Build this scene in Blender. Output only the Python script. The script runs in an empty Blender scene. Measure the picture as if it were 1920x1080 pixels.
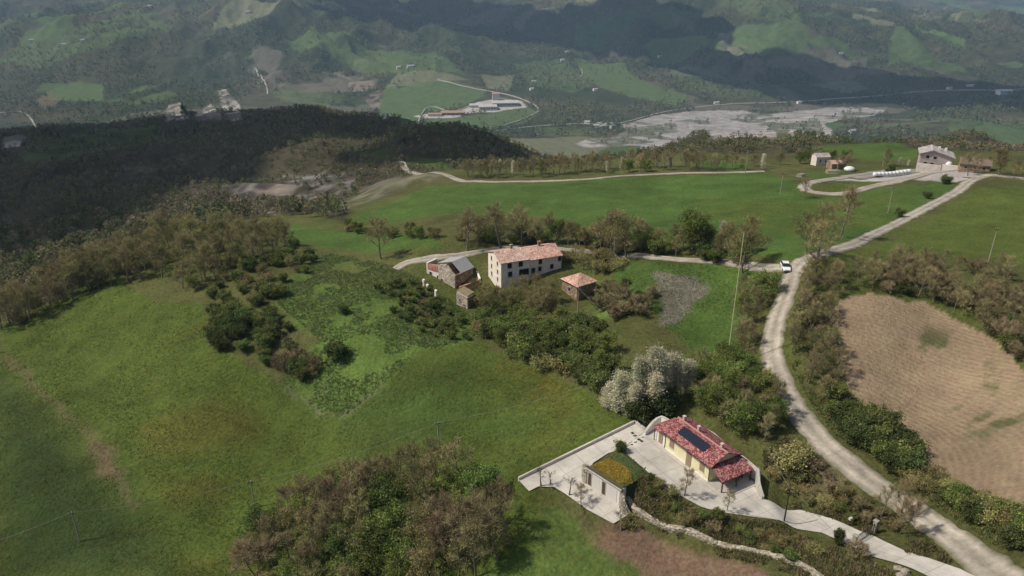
import bpy, math, random
import numpy as np
from mathutils import Vector, Matrix
from mathutils.geometry import delaunay_2d_cdt

# ---------------------------------------------------------------- camera, sky, sun, exposure
scene = bpy.context.scene
PITCH = math.radians(23.7); FPX = 1423.0; CZ = 60.0
cam_d = bpy.data.cameras.new('camera'); cam = bpy.data.objects.new('camera', cam_d)
scene.collection.objects.link(cam); scene.camera = cam
cam.location = (0, 0, CZ); cam.rotation_euler = (math.pi/2 - PITCH, 0, 0)
cam_d.sensor_width = 36; cam_d.lens = FPX/1920*36; cam_d.clip_start = 0.5; cam_d.clip_end = 40000

SUN_EL = math.radians(52); SUN_AZ = (-1.0, -0.04)           # towards the sun, seen from above
_n = math.hypot(*SUN_AZ); SX, SY = SUN_AZ[0]/_n*math.cos(SUN_EL), SUN_AZ[1]/_n*math.cos(SUN_EL)
SDIR = Vector((SX, SY, math.sin(SUN_EL)))
w = bpy.data.worlds.new('World'); scene.world = w; w.use_nodes = True
nt = w.node_tree; bg = nt.nodes['Background']
sky = nt.nodes.new('ShaderNodeTexSky'); sky.sky_type = 'NISHITA'; sky.sun_disc = False
sky.sun_elevation = SUN_EL; sky.sun_rotation = math.atan2(SX, SY) % (2*math.pi)
sky.air_density = 1.0; sky.dust_density = 3.0; sky.ozone_density = 1.0
nt.links.new(sky.outputs[0], bg.inputs[0]); bg.inputs[1].default_value = 0.085
sl = bpy.data.lights.new('sun', 'SUN'); sl.energy = 3.9; sl.angle = math.radians(0.5); sl.color = (1, 0.93, 0.81)
so = bpy.data.objects.new('sun', sl); scene.collection.objects.link(so)
so.rotation_euler = SDIR.to_track_quat('Z', 'Y').to_euler()
scene.view_settings.view_transform = 'Standard'; scene.view_settings.look = 'None'
scene.view_settings.exposure = 0.14; scene.view_settings.gamma = 1
scene.render.engine = 'CYCLES'
scene.cycles.max_bounces = 5; scene.cycles.diffuse_bounces = 3; scene.cycles.volume_bounces = 1
scene.cycles.use_adaptive_sampling = True; scene.cycles.adaptive_threshold = 0.02

rng = np.random.default_rng(7); rnd = random.Random(7)
COL = scene.collection

# ---------------------------------------------------------------- helpers: rays, noise, terrain
cP, sP = math.cos(PITCH), math.sin(PITCH)
def rays(u, v):
    a = (np.asarray(u, float)-960)/FPX; b = -(np.asarray(v, float)-540)/FPX
    return np.stack([a, cP+b*sP, -sP+b*cP], -1)
def at_z(u, v, z):
    r = rays(u, v); p = r*((z-CZ)/r[2]); return np.array([p[0], p[1], z])
def at_d(u, v, D):
    p = rays(u, v)*D; return np.array([p[0], p[1], p[2]+CZ])

def _hash(ix, iy, seed):
    n = (ix.astype(np.int64)*374761393 + iy.astype(np.int64)*668265263 + seed*1442695041) & 0xffffffff
    n = ((n ^ (n >> 13))*1274126177) & 0xffffffff
    return ((n ^ (n >> 16)) & 0xffff)/65535.0
def vnoise(x, y, seed=0):
    ix = np.floor(x); iy = np.floor(y); fx = x-ix; fy = y-iy
    fx = fx*fx*fx*(fx*(fx*6-15)+10); fy = fy*fy*fy*(fy*(fy*6-15)+10)
    a = _hash(ix, iy, seed); b = _hash(ix+1, iy, seed); c = _hash(ix, iy+1, seed); d = _hash(ix+1, iy+1, seed)
    return (a+(b-a)*fx)*(1-fy)+(c+(d-c)*fx)*fy
def fbm(x, y, sc, octv=4, seed=0, ridge=False):
    s = np.zeros(np.shape(x)); amp = 1.0; tot = 0; f = 1.0/sc
    for k in range(octv):
        ang = 0.6*k+seed; ca, sa = math.cos(ang), math.sin(ang)
        n = vnoise((x*ca-y*sa)*f+17.3*k, (x*sa+y*ca)*f-9.1*k, seed+k)
        if ridge: n = 1-abs(2*n-1)
        s += n*amp; tot += amp; amp *= 0.5; f *= 2.03
    return s/tot                                             # 0..1
def smooth(t): t = np.clip(t, 0, 1); return t*t*(3-2*t)

CTRL = [  # u, v, distance along the view axis
 (0,1080,112),(300,1080,106),(600,1080,104),(850,1080,98),(1100,1060,92),(1400,1080,82),(1700,1080,76),(1910,1070,73),
 (0,950,122),(150,1012,115),(476,950,122),(700,930,114),(900,950,106),(1150,1020,92),
 (1470,955,94),(1650,1000,86),(1840,1075,76),(1500,1010,87),(1350,1020,89),
 (900,800,124),(600,850,128),(300,850,130),(60,800,138),(400,700,146),(150,680,160),(0,620,176),(200,530,186),
 (700,700,140),(600,600,155),(520,510,178),(750,580,155),(850,660,140),(1000,680,134),(1080,760,118),(1180,740,117),
 (1000,600,150),(1200,640,132),(1330,700,122),(1300,600,138),(1200,540,150),(1400,560,138),
 (1500,780,107),(1450,650,122),(1472,503,139),(1600,870,97),(1750,985,85),(1420,750,112),(1560,700,113),
 (1750,750,108),(1900,850,90),(1800,620,119),(1900,560,124),(1650,560,126),(1900,460,160),(1650,480,150),
 (800,483,178),(900,478,178),(1190,480,166),
 (500,450,212),(700,440,212),(640,480,190),(960,450,188),(1250,400,214),(1430,450,165),(1100,440,190),
 (1450,328,255),(1200,333,270),(1000,342,275),(1100,370,240),(850,350,275),(780,330,300),(650,420,232),
 (1590,400,200),(1700,380,205),(1840,330,232),(1750,322,258),(1640,330,250),(1520,355,225),(1700,350,228),(1900,370,205),(1905,340,225),
 (1550,310,275),(1900,312,250),
 (500,385,300),(400,400,290),(300,400,300),(150,420,285),(100,470,255),(0,470,262),(0,540,205),(280,440,235),
 (600,385,330),(560,350,372),(620,330,392),(420,350,400),(600,270,455),(700,300,400),(450,300,480),(250,330,440),(60,360,420),
 (0,260,700),(200,238,760),(350,224,790),(480,215,800),(600,216,780),(750,232,700),(900,262,590),(980,282,480),
 (250,270,600),(450,255,640),(700,262,540),(100,300,520),
 (850,305,375),(1100,303,325),(1300,286,345),(1400,283,345),(1550,283,350),(1700,285,375),(1900,292,330),
 (1600,270,560),(1850,265,600),(1300,272,520),
 # valley floor and slopes beyond
 (60,262,1850),(0,230,2000),(400,225,1880),(250,228,1900),(700,240,1800),(900,250,1750),(1000,270,1650),(1100,250,1800),(1300,240,1900),(1500,225,2050),
 (1650,205,2250),(1250,215,2100),(1000,228,1960),(1450,205,2230),(1600,262,1680),(1800,250,1700),(1900,230,1850),
 (900,205,2120),(740,200,2150),(800,170,2300),(1880,170,2500),(1880,195,2150),(1700,190,2350),(1100,190,2230),(1300,186,2300),
 (60,200,2250),(200,190,2300),(450,190,2150),(430,170,2250),(650,180,2250),(150,120,2700),(420,48,2950),(300,90,2750),(550,110,2600),(700,110,2650),(600,60,2950),
 (0,90,3100),(150,40,3600),(0,10,4000),(300,20,3800),(500,15,3700),(750,60,3300),(800,20,3900),(900,110,2850),(1000,100,3000),(1000,20,3900),
 (1100,60,3200),(1200,110,2800),(1150,10,3700),(1300,60,3000),(1400,120,2600),(1350,10,3350),(1500,60,2850),(1600,120,2650),(1750,80,2900),(1900,100,2850),(1900,90,2950),
 (1450,8,4300),(1550,0,5400),(1750,20,5200),(1900,60,4600),(1900,20,5600),(1700,0,6000),
]
FARZ = [ # world x, y, z
 (-9000,9000,40),(-4500,9500,60),(0,9000,80),(4000,9500,40),(9000,9000,20),(-9000,14000,160),(0,14000,160),(9000,14000,160),
 (-2500,5500,-40),(0,5600,0),(1500,5200,-30),(-6000,5500,-40),(-3500,2800,-230),(-2600,1500,-300),(4800,3800,-250),(3000,1800,-330),(2500,800,-250),(-2300,600,-200),
 (-260,120,-70),(-330,260,-75),(-500,450,-110),(-800,700,-150),(260,120,-5),(330,230,-15),(420,330,-40),(700,400,-120),
 (-60,20,-22),(0,10,-18),(60,10,0),(-80,60,-25),(100,50,6),(420,480,-90),(250,450,-75),(50,480,-85),(60,800,-190),(350,800,-220),(700,900,-280),(-700,1150,-220),(-200,1150,-215),(-450,1350,-290)]
pts = np.array([at_d(u, v, D) for u, v, D in CTRL]+[np.array(q, float) for q in FARZ])
for u, v, z in [(930,990,-7.8),(1040,960,-6.8),(1150,1000,-6.6),(1080,840,-4.4),(1000,880,-5.6),(960,930,-6.8),(790,515,-7.2),(850,542,-8.3),(895,530,-7.9),(937,540,-7.4),(1000,514,-5.2),(1051,499,-4.0),(1075,565,-6.9),(1110,555,-6.3),(860,592,-10.2),(960,600,-10),(1240,770,-0.6),(1420,870,0.0),(1250,1010,-5.0),(1200,900,-1.7),(1290,970,-2.4)]:
    pts = np.vstack([pts, at_z(u, v, z)])
def _st(X, Y): return X/(Y+60.0)*3.0, np.log(np.maximum(Y, -20)+60.0)*2.0
def _tps_fit():
    s, t = _st(pts[:,0], pts[:,1]); n = len(s)
    r2 = (s[:,None]-s[None])**2+(t[:,None]-t[None])**2
    K = 0.5*r2*np.log(r2+1e-12)+np.eye(n)*1e-3
    Pm = np.stack([np.ones(n), s, t], 1)
    A = np.block([[K, Pm], [Pm.T, np.zeros((3, 3))]])
    sc = 1.0/(pts[:,1]+60.0)                                 # fit slope-like value so far heights do not swamp near ones
    b = np.concatenate([(pts[:,2]-CZ)*sc, np.zeros(3)])
    return s, t, np.linalg.solve(A, b)
_s, _t, _w = _tps_fit()
def tps(X, Y):
    X = np.asarray(X, float); Y = np.asarray(Y, float); sh = X.shape; X = X.ravel(); Y = Y.ravel()
    out = np.empty(len(X)); n = len(_s)
    for i in range(0, len(X), 40000):
        s, t = _st(X[i:i+40000], Y[i:i+40000])
        r2 = (s[:,None]-_s[None])**2+(t[:,None]-_t[None])**2
        v = (0.5*r2*np.log(r2+1e-12))@_w[:n]+_w[n]+_w[n+1]*s+_w[n+2]*t
        out[i:i+40000] = v*(Y[i:i+40000]+60.0)+CZ
    return out.reshape(sh)

def seg_dist(X, Y, P, closed=True):
    d = np.full(np.shape(X), 1e18); n = len(P)
    for i in range(n if closed else n-1):
        ax, ay = P[i][:2]; bx, by = P[(i+1) % n][:2]; dx, dy = bx-ax, by-ay; L = dx*dx+dy*dy+1e-9
        t = np.clip(((X-ax)*dx+(Y-ay)*dy)/L, 0, 1)
        d = np.minimum(d, (X-ax-t*dx)**2+(Y-ay-t*dy)**2)
    return np.sqrt(d)
def inside(X, Y, P):
    c = np.zeros(np.shape(X), bool); n = len(P)
    for i in range(n):
        ax, ay = P[i][:2]; bx, by = P[(i+1) % n][:2]
        if ay == by: continue
        c ^= ((ay > Y) != (by > Y)) & (X < (bx-ax)*(Y-ay)/(by-ay)+ax)
    return c
def sdist(X, Y, P): return np.where(inside(X, Y, P), -1, 1)*seg_dist(X, Y, P)

# level ground round the house and its yard
ZU, ZL = -1.5, -4.1
upper_poly = [at_z(u, v, ZU)[:2] for u, v in [(1185,792),(1240,775),(1300,790),(1400,850),(1436,940),(1460,975),(1345,962),(1315,953),(1280,934),(1258,919),(1217,889),(1160,843)]]
G0 = at_z(1100.5, 907, ZL); G1 = at_z(1155.5, 943, ZL)        # foot of the garage front
gd = (G1-G0)[:2]; GL = float(np.hypot(*gd)); gd = gd/GL; gn = np.array([-gd[1], gd[0]])
lower_px = [(972,900),(992,921),(1010,912),(1040,914),(1060,926),(1100,955),(1150,982),(1180,964)]
B0 = at_z(1190, 793, ZU)[:2]; KS = (ZU-ZL)/float((B0-G0[:2])@gn)
def at_yard(u, v):                                           # the yard is one gently tilted plane
    r = rays(u, v); n3 = np.array([-KS*gn[0], -KS*gn[1], 1.0]); d = n3@np.array([G0[0], G0[1], ZL]); t = (d-CZ)/(n3@r); p = r*t; p[2] += CZ; return p
lower_w = [at_yard(u, v)[:2] for u, v in lower_px]+[G1[:2]+gn*0.3+gd*1.9, G1[:2]+gn*0.3, G0[:2]+gn*0.3, G0[:2]+gn*0.9-gd*0.9]
ramp_w = [at_yard(u, v)[:2] for u, v in [(1112,868),(1140,850),(1166,842),(1212,806),(1190,793)]]
yard_poly = lower_w+ramp_w
gp_poly = [G0[:2]+gn*.75-gd*.0, G1[:2]+gn*.75+gd*.5, at_z(1217,886,ZU)[:2], at_z(1166,843,ZU)[:2]]   # planted roof
def yard_z(X, Y):
    return np.minimum(ZL+KS*((X-G0[0])*gn[0]+(Y-G0[1])*gn[1]), ZU)
def height(X, Y):
    X = np.asarray(X, float); Y = np.asarray(Y, float)
    z = tps(X, Y); R = np.hypot(X, Y)
    k = smooth((R-1500)/900); m = smooth((R-230)/250)*(1-smooth((R-1200)/400))
    flatv = smooth((z+330)/60)                               # keep the valley floor level
    z = z + (fbm(X, Y, 26, 3, 3)-.5)*1.3*(1-smooth((R-1500)/500))*smooth((R-90)/50)
    z = z + m*((fbm(X, Y, 120, 4, 5, True)-.6)*24)
    far = (1-.6*smooth((R-6500)/3000))*((fbm(X+0.35*Y, Y*0.9, 900, 6, 9, True)-.60)*330+(fbm(X, Y, 160, 4, 11, True)-.5)*36)
    z = z + k*np.clip(flatv, .04, 1)*far
    near = R < 160
    if near.any():
        Xn, Yn, zn = X[near], Y[near], z[near]
        du = sdist(Xn, Yn, upper_poly); wu = 1-smooth((du+0.2)/3.0); zn = zn*(1-wu)+ZU*wu
        dl = sdist(Xn, Yn, yard_poly); wl = 1-smooth((dl-0.1)/0.9)
        zy = yard_z(Xn, Yn)-.12; lift = zn
        zn = lift*(1-wl)+zy*wl
        dg = sdist(Xn, Yn, gp_poly); wg = 1-smooth((dg+.05)/0.25)
        zn = zn*(1-wg)+(ZU-.15)*wg
        z = z.copy(); z[near] = zn
    return z
def h1(x, y): return float(height(np.array([x]), np.array([y]))[0])
def at(u, v, off=0.0):                                       # where the view ray of a pixel meets the ground
    u = np.atleast_1d(np.asarray(u, float)); v = np.atleast_1d(np.asarray(v, float)); r = rays(u, v)
    T = np.geomspace(45, 12000, 260); hit = np.full(len(u), 11999.0); lo = np.full(len(u), 45.0); done = np.zeros(len(u), bool)
    P = r[:,None,:]*T[None,:,None]; Z = height(P[...,0], P[...,1])-CZ
    below = P[...,2] < Z
    idx = np.where(below.any(1), below.argmax(1), len(T)-1); hi = T[idx]; lo = T[np.maximum(idx-1, 0)]
    for _ in range(14):
        mid = (lo+hi)/2; p = r*mid[:,None]; b = p[:,2]+CZ < height(p[:,0], p[:,1])
        hi = np.where(b, mid, hi); lo = np.where(b, lo, mid)
    p = r*hi[:,None]; p[:,2] += CZ+off
    return p
def at1(u, v, off=0.0): return at([u], [v], off)[0]
def W(px): 
    p = at([q[0] for q in px], [q[1] for q in px]); return [tuple(q[:2]) for q in p]
def proj(p):
    x, y, z = p[0], p[1], p[2]-CZ; d = y*cP-z*sP; return 960+FPX*x/d, 540-FPX*(y*sP+z*cP)/d

# ---------------------------------------------------------------- materials
MATS = {}
def mat(name, col=(0.5,0.5,0.5), rough=0.8, noise=0.0, scale=2.0, bump=0.0, bscale=8.0, attr=None, spec=0.3, metal=0.0, objvar=0.0, detail=5):
    if name in MATS: return MATS[name]
    m = bpy.data.materials.new(name); m.use_nodes = True; t = m.node_tree; b = t.nodes['Principled BSDF']; L = t.links.new
    b.inputs['Roughness'].default_value = rough; b.inputs['Metallic'].default_value = metal
    b.inputs['Specular IOR Level'].default_value = spec
    src = None
    if attr:
        a = t.nodes.new('ShaderNodeAttribute'); a.attribute_name = attr; src = a.outputs['Color']
    if noise > 0 or objvar > 0:
        tc = t.nodes.new('ShaderNodeTexCoord'); cur = None
        if noise > 0:
            n = t.nodes.new('ShaderNodeTexNoise'); n.inputs['Scale'].default_value = scale; n.inputs['Detail'].default_value = detail
            n.inputs['Roughness'].default_value = .65
            L(tc.outputs['Object'], n.inputs['Vector'])
            mr = t.nodes.new('ShaderNodeMapRange'); mr.inputs['From Min'].default_value = .25; mr.inputs['From Max'].default_value = .75
            mr.inputs['To Min'].default_value = 1-noise; mr.inputs['To Max'].default_value = 1+noise
            L(n.outputs['Fac'], mr.inputs['Value']); cur = mr.outputs[0]
        if objvar > 0:
            oi = t.nodes.new('ShaderNodeObjectInfo'); m2 = t.nodes.new('ShaderNodeMapRange')
            m2.inputs['To Min'].default_value = 1-objvar; m2.inputs['To Max'].default_value = 1+objvar
            L(oi.outputs['Random'], m2.inputs['Value'])
            if cur is None: cur = m2.outputs[0]
            else:
                mu = t.nodes.new('ShaderNodeMath'); mu.operation = 'MULTIPLY'; L(cur, mu.inputs[0]); L(m2.outputs[0], mu.inputs[1]); cur = mu.outputs[0]
        vm = t.nodes.new('ShaderNodeVectorMath'); vm.operation = 'SCALE'
        if src is not None: L(src, vm.inputs[0])
        else: vm.inputs[0].default_value = col[:3]
        L(cur, vm.inputs['Scale']); L(vm.outputs[0], b.inputs['Base Color'])
    elif src is not None: L(src, b.inputs['Base Color'])
    else: b.inputs['Base Color'].default_value = (*col[:3], 1)
    if bump > 0:
        tc = t.nodes.new('ShaderNodeTexCoord'); n = t.nodes.new('ShaderNodeTexNoise'); n.inputs['Scale'].default_value = bscale; n.inputs['Detail'].default_value = 4
        bp = t.nodes.new('ShaderNodeBump'); bp.inputs['Strength'].default_value = 1; bp.inputs['Distance'].default_value = bump
        L(tc.outputs['Object'], n.inputs['Vector']); L(n.outputs['Fac'], bp.inputs['Height']); L(bp.outputs[0], b.inputs['Normal'])
    MATS[name] = m; return m

def ground_mat(name, plough=False, amp=1.0):
    m = bpy.data.materials.new(name); m.use_nodes = True; t = m.node_tree; b = t.nodes['Principled BSDF']; L = t.links.new; N = t.nodes.new
    b.inputs['Roughness'].default_value = .95; b.inputs['Specular IOR Level'].default_value = .1
    a = N('ShaderNodeAttribute'); a.attribute_name = 'Col'; geo = N('ShaderNodeNewGeometry')
    ln = N('ShaderNodeVectorMath'); ln.operation = 'LENGTH'; L(geo.outputs['Position'], ln.inputs[0])
    def noise(sc, det, lo, hi, w=None):
        n = N('ShaderNodeTexNoise'); n.inputs['Scale'].default_value = sc; n.inputs['Detail'].default_value = det; n.inputs['Roughness'].default_value = .7
        L(geo.outputs['Position'], n.inputs['Vector'])
        mr = N('ShaderNodeMapRange'); mr.inputs['From Min'].default_value = .28; mr.inputs['From Max'].default_value = .72
        mr.inputs['To Min'].default_value = lo; mr.inputs['To Max'].default_value = hi; L(n.outputs['Fac'], mr.inputs['Value']); return mr.outputs[0], n.outputs['Fac']
    f1, h1_ = noise(1.7, 6, *((.80, 1.22) if plough else (.55, 1.50))); f2, h2_ = noise(.22, 4, .84, 1.16); f3, _ = noise(.05, 6, .72, 1.28)
    def mul(x, y):
        q = N('ShaderNodeMath'); q.operation = 'MULTIPLY'; L(x, q.inputs[0]); L(y, q.inputs[1]); return q.outputs[0]
    f = mul(mul(f1, f2), f3)
    vm = N('ShaderNodeVectorMath'); vm.operation = 'SCALE'; L(a.outputs['Color'], vm.inputs[0])
    # blades and patches lean towards yellow or blue-green
    hn = N('ShaderNodeTexNoise'); hn.inputs['Scale'].default_value = .6; hn.inputs['Detail'].default_value = 6; L(geo.outputs['Position'], hn.inputs['Vector'])
    hs = N('ShaderNodeHueSaturation'); hm = N('ShaderNodeMapRange'); hm.inputs['From Min'].default_value = .3; hm.inputs['From Max'].default_value = .7
    hm.inputs['To Min'].default_value = .482; hm.inputs['To Max'].default_value = .512; L(hn.outputs['Fac'], hm.inputs['Value']); L(hm.outputs[0], hs.inputs['Hue']); L(vm.outputs[0], hs.inputs['Color'])
    bh = mul(h1_, h1_)
    bp = N('ShaderNodeBump'); bp.inputs['Strength'].default_value = 1.0; bp.inputs['Distance'].default_value = .5; L(h1_, bp.inputs['Height'])
    nrm = bp.outputs[0]
    if plough:
        mp = N('ShaderNodeMapping'); mp.inputs['Location'].default_value = tuple(-q for q in PLOUGH_C); L(geo.outputs['Position'], mp.inputs['Vector'])
        wv = N('ShaderNodeTexWave'); wv.wave_type = 'RINGS'; wv.rings_direction = 'Z'; wv.inputs['Scale'].default_value = .36; wv.inputs['Distortion'].default_value = 12.0
        wv.inputs['Detail'].default_value = 3; wv.inputs['Detail Scale'].default_value = .22; L(mp.outputs[0], wv.inputs['Vector'])
        wm = N('ShaderNodeMapRange'); wm.inputs['To Min'].default_value = .93; wm.inputs['To Max'].default_value = 1.06; L(wv.outputs['Fac'], wm.inputs['Value'])
        f = mul(f, wm.outputs[0])
        b2 = N('ShaderNodeBump'); b2.inputs['Distance'].default_value = .035; L(wv.outputs['Fac'], b2.inputs['Height']); L(nrm, b2.inputs['Normal']); nrm = b2.outputs[0]
    L(f, vm.inputs['Scale']); L(hs.outputs[0], b.inputs['Base Color']); L(nrm, b.inputs['Normal'])
    return m

# ---------------------------------------------------------------- land cover
GR = dict(
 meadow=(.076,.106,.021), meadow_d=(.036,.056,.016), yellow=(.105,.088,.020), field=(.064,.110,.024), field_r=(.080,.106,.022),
 lush=(.090,.140,.032), rough=(.085,.090,.030), woodfloor=(.060,.052,.032), earth=(.17,.115,.075), plough=(.27,.205,.13),
 scree=(.17,.155,.145), clay=(.17,.14,.11), gravel=(.36,.33,.31), far_green=(.075,.112,.042), far_wood=(.048,.062,.032), far_brown=(.125,.105,.062), pale=(.14,.145,.085), grey=(.17,.15,.125), cliff=(.30,.275,.235), dry=(.145,.125,.068))
def warp(X, Y, k=1.0):
    R = np.hypot(X, Y); A = np.where(R < 400, 1.6, R*.006)*k; S = np.where(R < 400, 5.0, R*.02)
    return X+(fbm(X/S, Y/S, 1, 4, 21)-.5)*2*A, Y+(fbm(X/S, Y/S, 1, 4, 31)-.5)*2*A
PAINT = [  # name, colour, softness m, strength, pixel polygon
 ('meadow','meadow',1.5,1,[(0,610),(60,588),(210,512),(270,560),(380,575),(395,650),(520,715),(600,780),(640,770),(720,715),(790,650),(900,640),(1060,715),(1130,755),(1200,790),(975,905),(1010,930),(1000,1080),(0,1080)]),
 ('md','meadow_d',9,.95,[(0,700),(120,820),(200,900),(300,1010),(330,1080),(0,1080)]),  # shade over the lower-left corner, painted into the meadow colour
 ('md2','meadow_d',8,.6,[(640,790),(760,700),(860,690),(900,760),(820,850),(680,860)]),
 ('y1','yellow',6,.5,[(255,800),(330,770),(420,750),(490,790),(470,830),(380,850),(270,860)]),
 ('y2','yellow',6,.45,[(300,890),(420,900),(420,950),(320,950)]),
 ('y3','yellow',5,.7,[(930,660),(1040,710),(1100,760),(1060,790),(980,770),(920,710)]),
 ('y4','yellow',5,.5,[(380,590),(440,600),(420,650),(340,640)]),
 ('y5','earth',1.6,.35,[(10,650),(40,680),(110,750),(190,830),(215,880),(260,960),(250,965),(190,885),(160,835),(90,755),(10,680)]),
 ('y6','earth',3,.6,[(170,835),(215,845),(220,890),(190,890)]),
 ('y7','yellow',6,.35,[(340,1040),(470,1045),(520,1080),(330,1080)]),
 ('y8','yellow',8,.35,[(850,790),(1100,800),(1020,860),(900,850)]),
 ('lush','lush',3,1,[(540,520),(620,475),(700,500),(800,560),(890,600),(890,645),(790,655),(722,718),(650,778),(600,772),(530,715),(600,640),(520,570)]),
 ('hollow','woodfloor',4,.95,[(-60,620),(0,596),(60,578),(130,545),(200,512),(262,470),(300,440),(480,405),(600,398),(640,420),(660,400),(600,385),(480,380),(300,385),(100,400),(-60,420)]),
 ('lush2','rough',4,.7,[(560,500),(640,470),(780,480),(800,520),(700,540),(600,540)]),
 ('mid','field',10,.6,[(560,720),(700,760),(900,700),(1050,760),(980,850),(760,780),(620,800)]),
 ('dry','dry',1.2,.8,[(1200,915),(1300,965),(1400,1000),(1500,1030),(1480,1050),(1340,1010),(1230,970)]), ('dry2','dry',1.5,.8,[(1430,850),(1480,830),(1560,880),(1640,950),(1600,960),(1500,920),(1440,900)]), ('dry3','dry',2,.6,[(1100,985),(1180,1000),(1260,1050),(1240,1090),(1150,1060)]),
 ('thatch','pale',.8,.5,[(500,690),(530,725),(600,785),(606,776),(540,718)]), ('thatch2','pale',1,.45,[(606,785),(640,772),(725,712),(700,745),(650,782)]),
 ('field','field',2,1,[(640,415),(800,352),(900,345),(1100,337),(1440,325),(1500,345),(1508,368),(1560,372),(1700,347),(1790,338),(1785,362),(1700,405),(1560,455),(1500,492),(1430,480),(1200,450),(1000,405),(850,400),(700,420)]),
 ('fieldy','field_r',9,.7,[(1300,370),(1500,380),(1700,360),(1700,405),(1500,440),(1300,410)]),
 ('strip','field',1.5,1,[(500,415),(620,432),(700,436),(820,448),(830,468),(700,474),(600,462),(520,440)]),
 ('field2','field_r',1.5,1,[(1560,492),(1650,457),(1790,382),(1835,352),(1925,348),(1925,505),(1850,478),(1700,492)]),
 ('paddock','field',2,1,[(1170,500),(1340,492),(1420,505),(1405,600),(1370,680),(1290,650),(1230,590),(1130,545)]),
 ('pad2','grey',1.5,.85,[(1225,508),(1300,518),(1335,548),(1300,570),(1270,610),(1240,612),(1245,560)]),
 ('clump','lush',3,.7,[(1100,510),(1180,540),(1200,600),(1120,600)]),
 ('earth','earth',1.2,1,[(1050,950),(1120,980),(1200,985),(1300,1030),(1500,1075),(1530,1100),(1190,1100),(1150,1040)]),
 ('greenb','lush',1.5,.8,[(870,1100),(960,1040),(1005,985),(1050,950),(1110,990),(1150,1040),(1195,1100)]),
 ('verge','rough',1,1,[(1190,870),(1300,935),(1470,985),(1600,1040),(1700,1090),(1500,1090),(1300,1020),(1190,960)]),
 ('hair','field_r',1,1,[(1545,358),(1570,340),(1660,338),(1650,352),(1590,364)]),
 ('hairb','field',1,.8,[(1480,330),(1560,318),(1600,322),(1540,338)]),
 ('pk','gravel',1,1,[(1560,338),(1660,318),(1800,318),(1850,330),(1790,342),(1700,336),(1640,340)]),
 # dark hill beyond
 ('hillg','field',8,.55,[(100,262),(200,240),(300,236),(330,250),(250,275),(150,300),(60,310),(40,330),(30,300)]),
 ('hillg2','field',5,.6,[(660,275),(750,292),(740,305),(680,295)]), ('hillg3','field',3,.8,[(770,293),(840,298),(840,318),(780,312)]), ('hillg4','field',3,.8,[(1300,302),(1400,305),(1400,322),(1330,320)]),
 ('scree','scree',4,.78,[(415,352),(470,335),(560,330),(640,322),(680,335),(660,360),(610,385),(560,378),(520,385),(490,370),(450,380)]),
 ('clay','clay',4,.8,[(480,350),(545,345),(550,380),(520,405),(480,395)]),
 ('clay2','grey',5,.5,[(620,385),(680,350),(780,325),(840,330),(800,345),(700,375),(640,395)]),
 ('sc3','scree',4,.4,[(230,310),(300,300),(380,285),(375,300),(300,320),(240,328)]),
 ('backg','field',5,.9,[(1520,275),(1640,268),(1800,285),(1700,300),(1560,290)]),
 # valley
 ('f1','far_green',8,1.0,[(718,172),(760,160),(830,150),(915,168),(905,185),(860,200),(790,213),(720,228),(712,200)]),
 ('f2','far_green',8,.9,[(740,232),(800,222),(900,215),(985,200),(1012,212),(980,232),(900,245),(800,242)]),
 ('f3','pale',8,.8,[(740,140),(830,135),(880,150),(830,152),(720,165)]),
 ('f4','clay',10,.8,[(625,140),(700,150),(718,175),(710,210),(690,190),(650,160)]),
 ('f5','pale',8,.9,[(905,140),(965,140),(955,172),(915,165)]),
 ('ind','gravel',5,1,[(775,217),(850,208),(890,195),(930,183),(975,190),(985,202),(920,210),(880,212),(850,221),(790,222)]),
 ('f6','far_green',10,.9,[(1080,112),(1130,120),(1200,150),(1300,183),(1270,198),(1200,185),(1130,165),(1090,140)]),
 ('f7','far_green',10,.7,[(960,120),(1060,110),(1110,160),(1080,175),(990,160)]),
 ('f8','far_green',12,.8,[(540,75),(640,60),(700,95),(810,100),(870,140),(740,140),(640,120),(560,100)]),
 ('f9','far_green',12,.7,[(190,40),(300,25),(330,60),(200,85),(60,130),(0,115),(50,70)]),
 ('f10','far_green',8,.7,[(500,168),(560,165),(640,185),(620,200),(520,190)]), ('f11','far_brown',8,.8,[(65,190),(100,170),(115,190),(85,205)]),
 ('f12','far_green',8,.6,[(1000,238),(1100,240),(1120,252),(1020,255)]),
 ('f13','far_green',20,.7,[(1340,0),(1480,5),(1560,20),(1500,40),(1400,30)]),
 ('f14','far_green',14,.5,[(1250,130),(1400,150),(1500,180),(1380,185),(1290,170)]),
 ('f15','clay',14,.6,[(1340,60),(1420,100),(1450,150),(1400,140),(1350,90)]), ('f16','clay',14,.55,[(1680,12),(1790,15),(1860,35),(1870,55),(1800,45),(1700,30)]), ('f17','clay',10,.5,[(1250,20),(1300,40),(1310,60),(1270,45)]),
 ('f18','cliff',5,.9,[(408,164),(424,170),(444,198),(448,226),(424,226),(416,195)]), ('f18b','cliff',5,.85,[(366,226),(376,206),(392,196),(408,210),(418,226)]), ('f19','cliff',5,.8,[(312,214),(322,196),(338,192),(352,210),(354,226),(316,226)]), ('f19b','cliff',5,.6,[(480,128),(487,140),(497,160),(490,165),(482,150)]),
 ('f20','far_green',8,.6,[(1780,225),(1930,225),(1930,248),(1800,250)]), ('f21','field',8,.7,[(1200,255),(1380,262),(1380,270),(1230,268)]),
]
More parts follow.
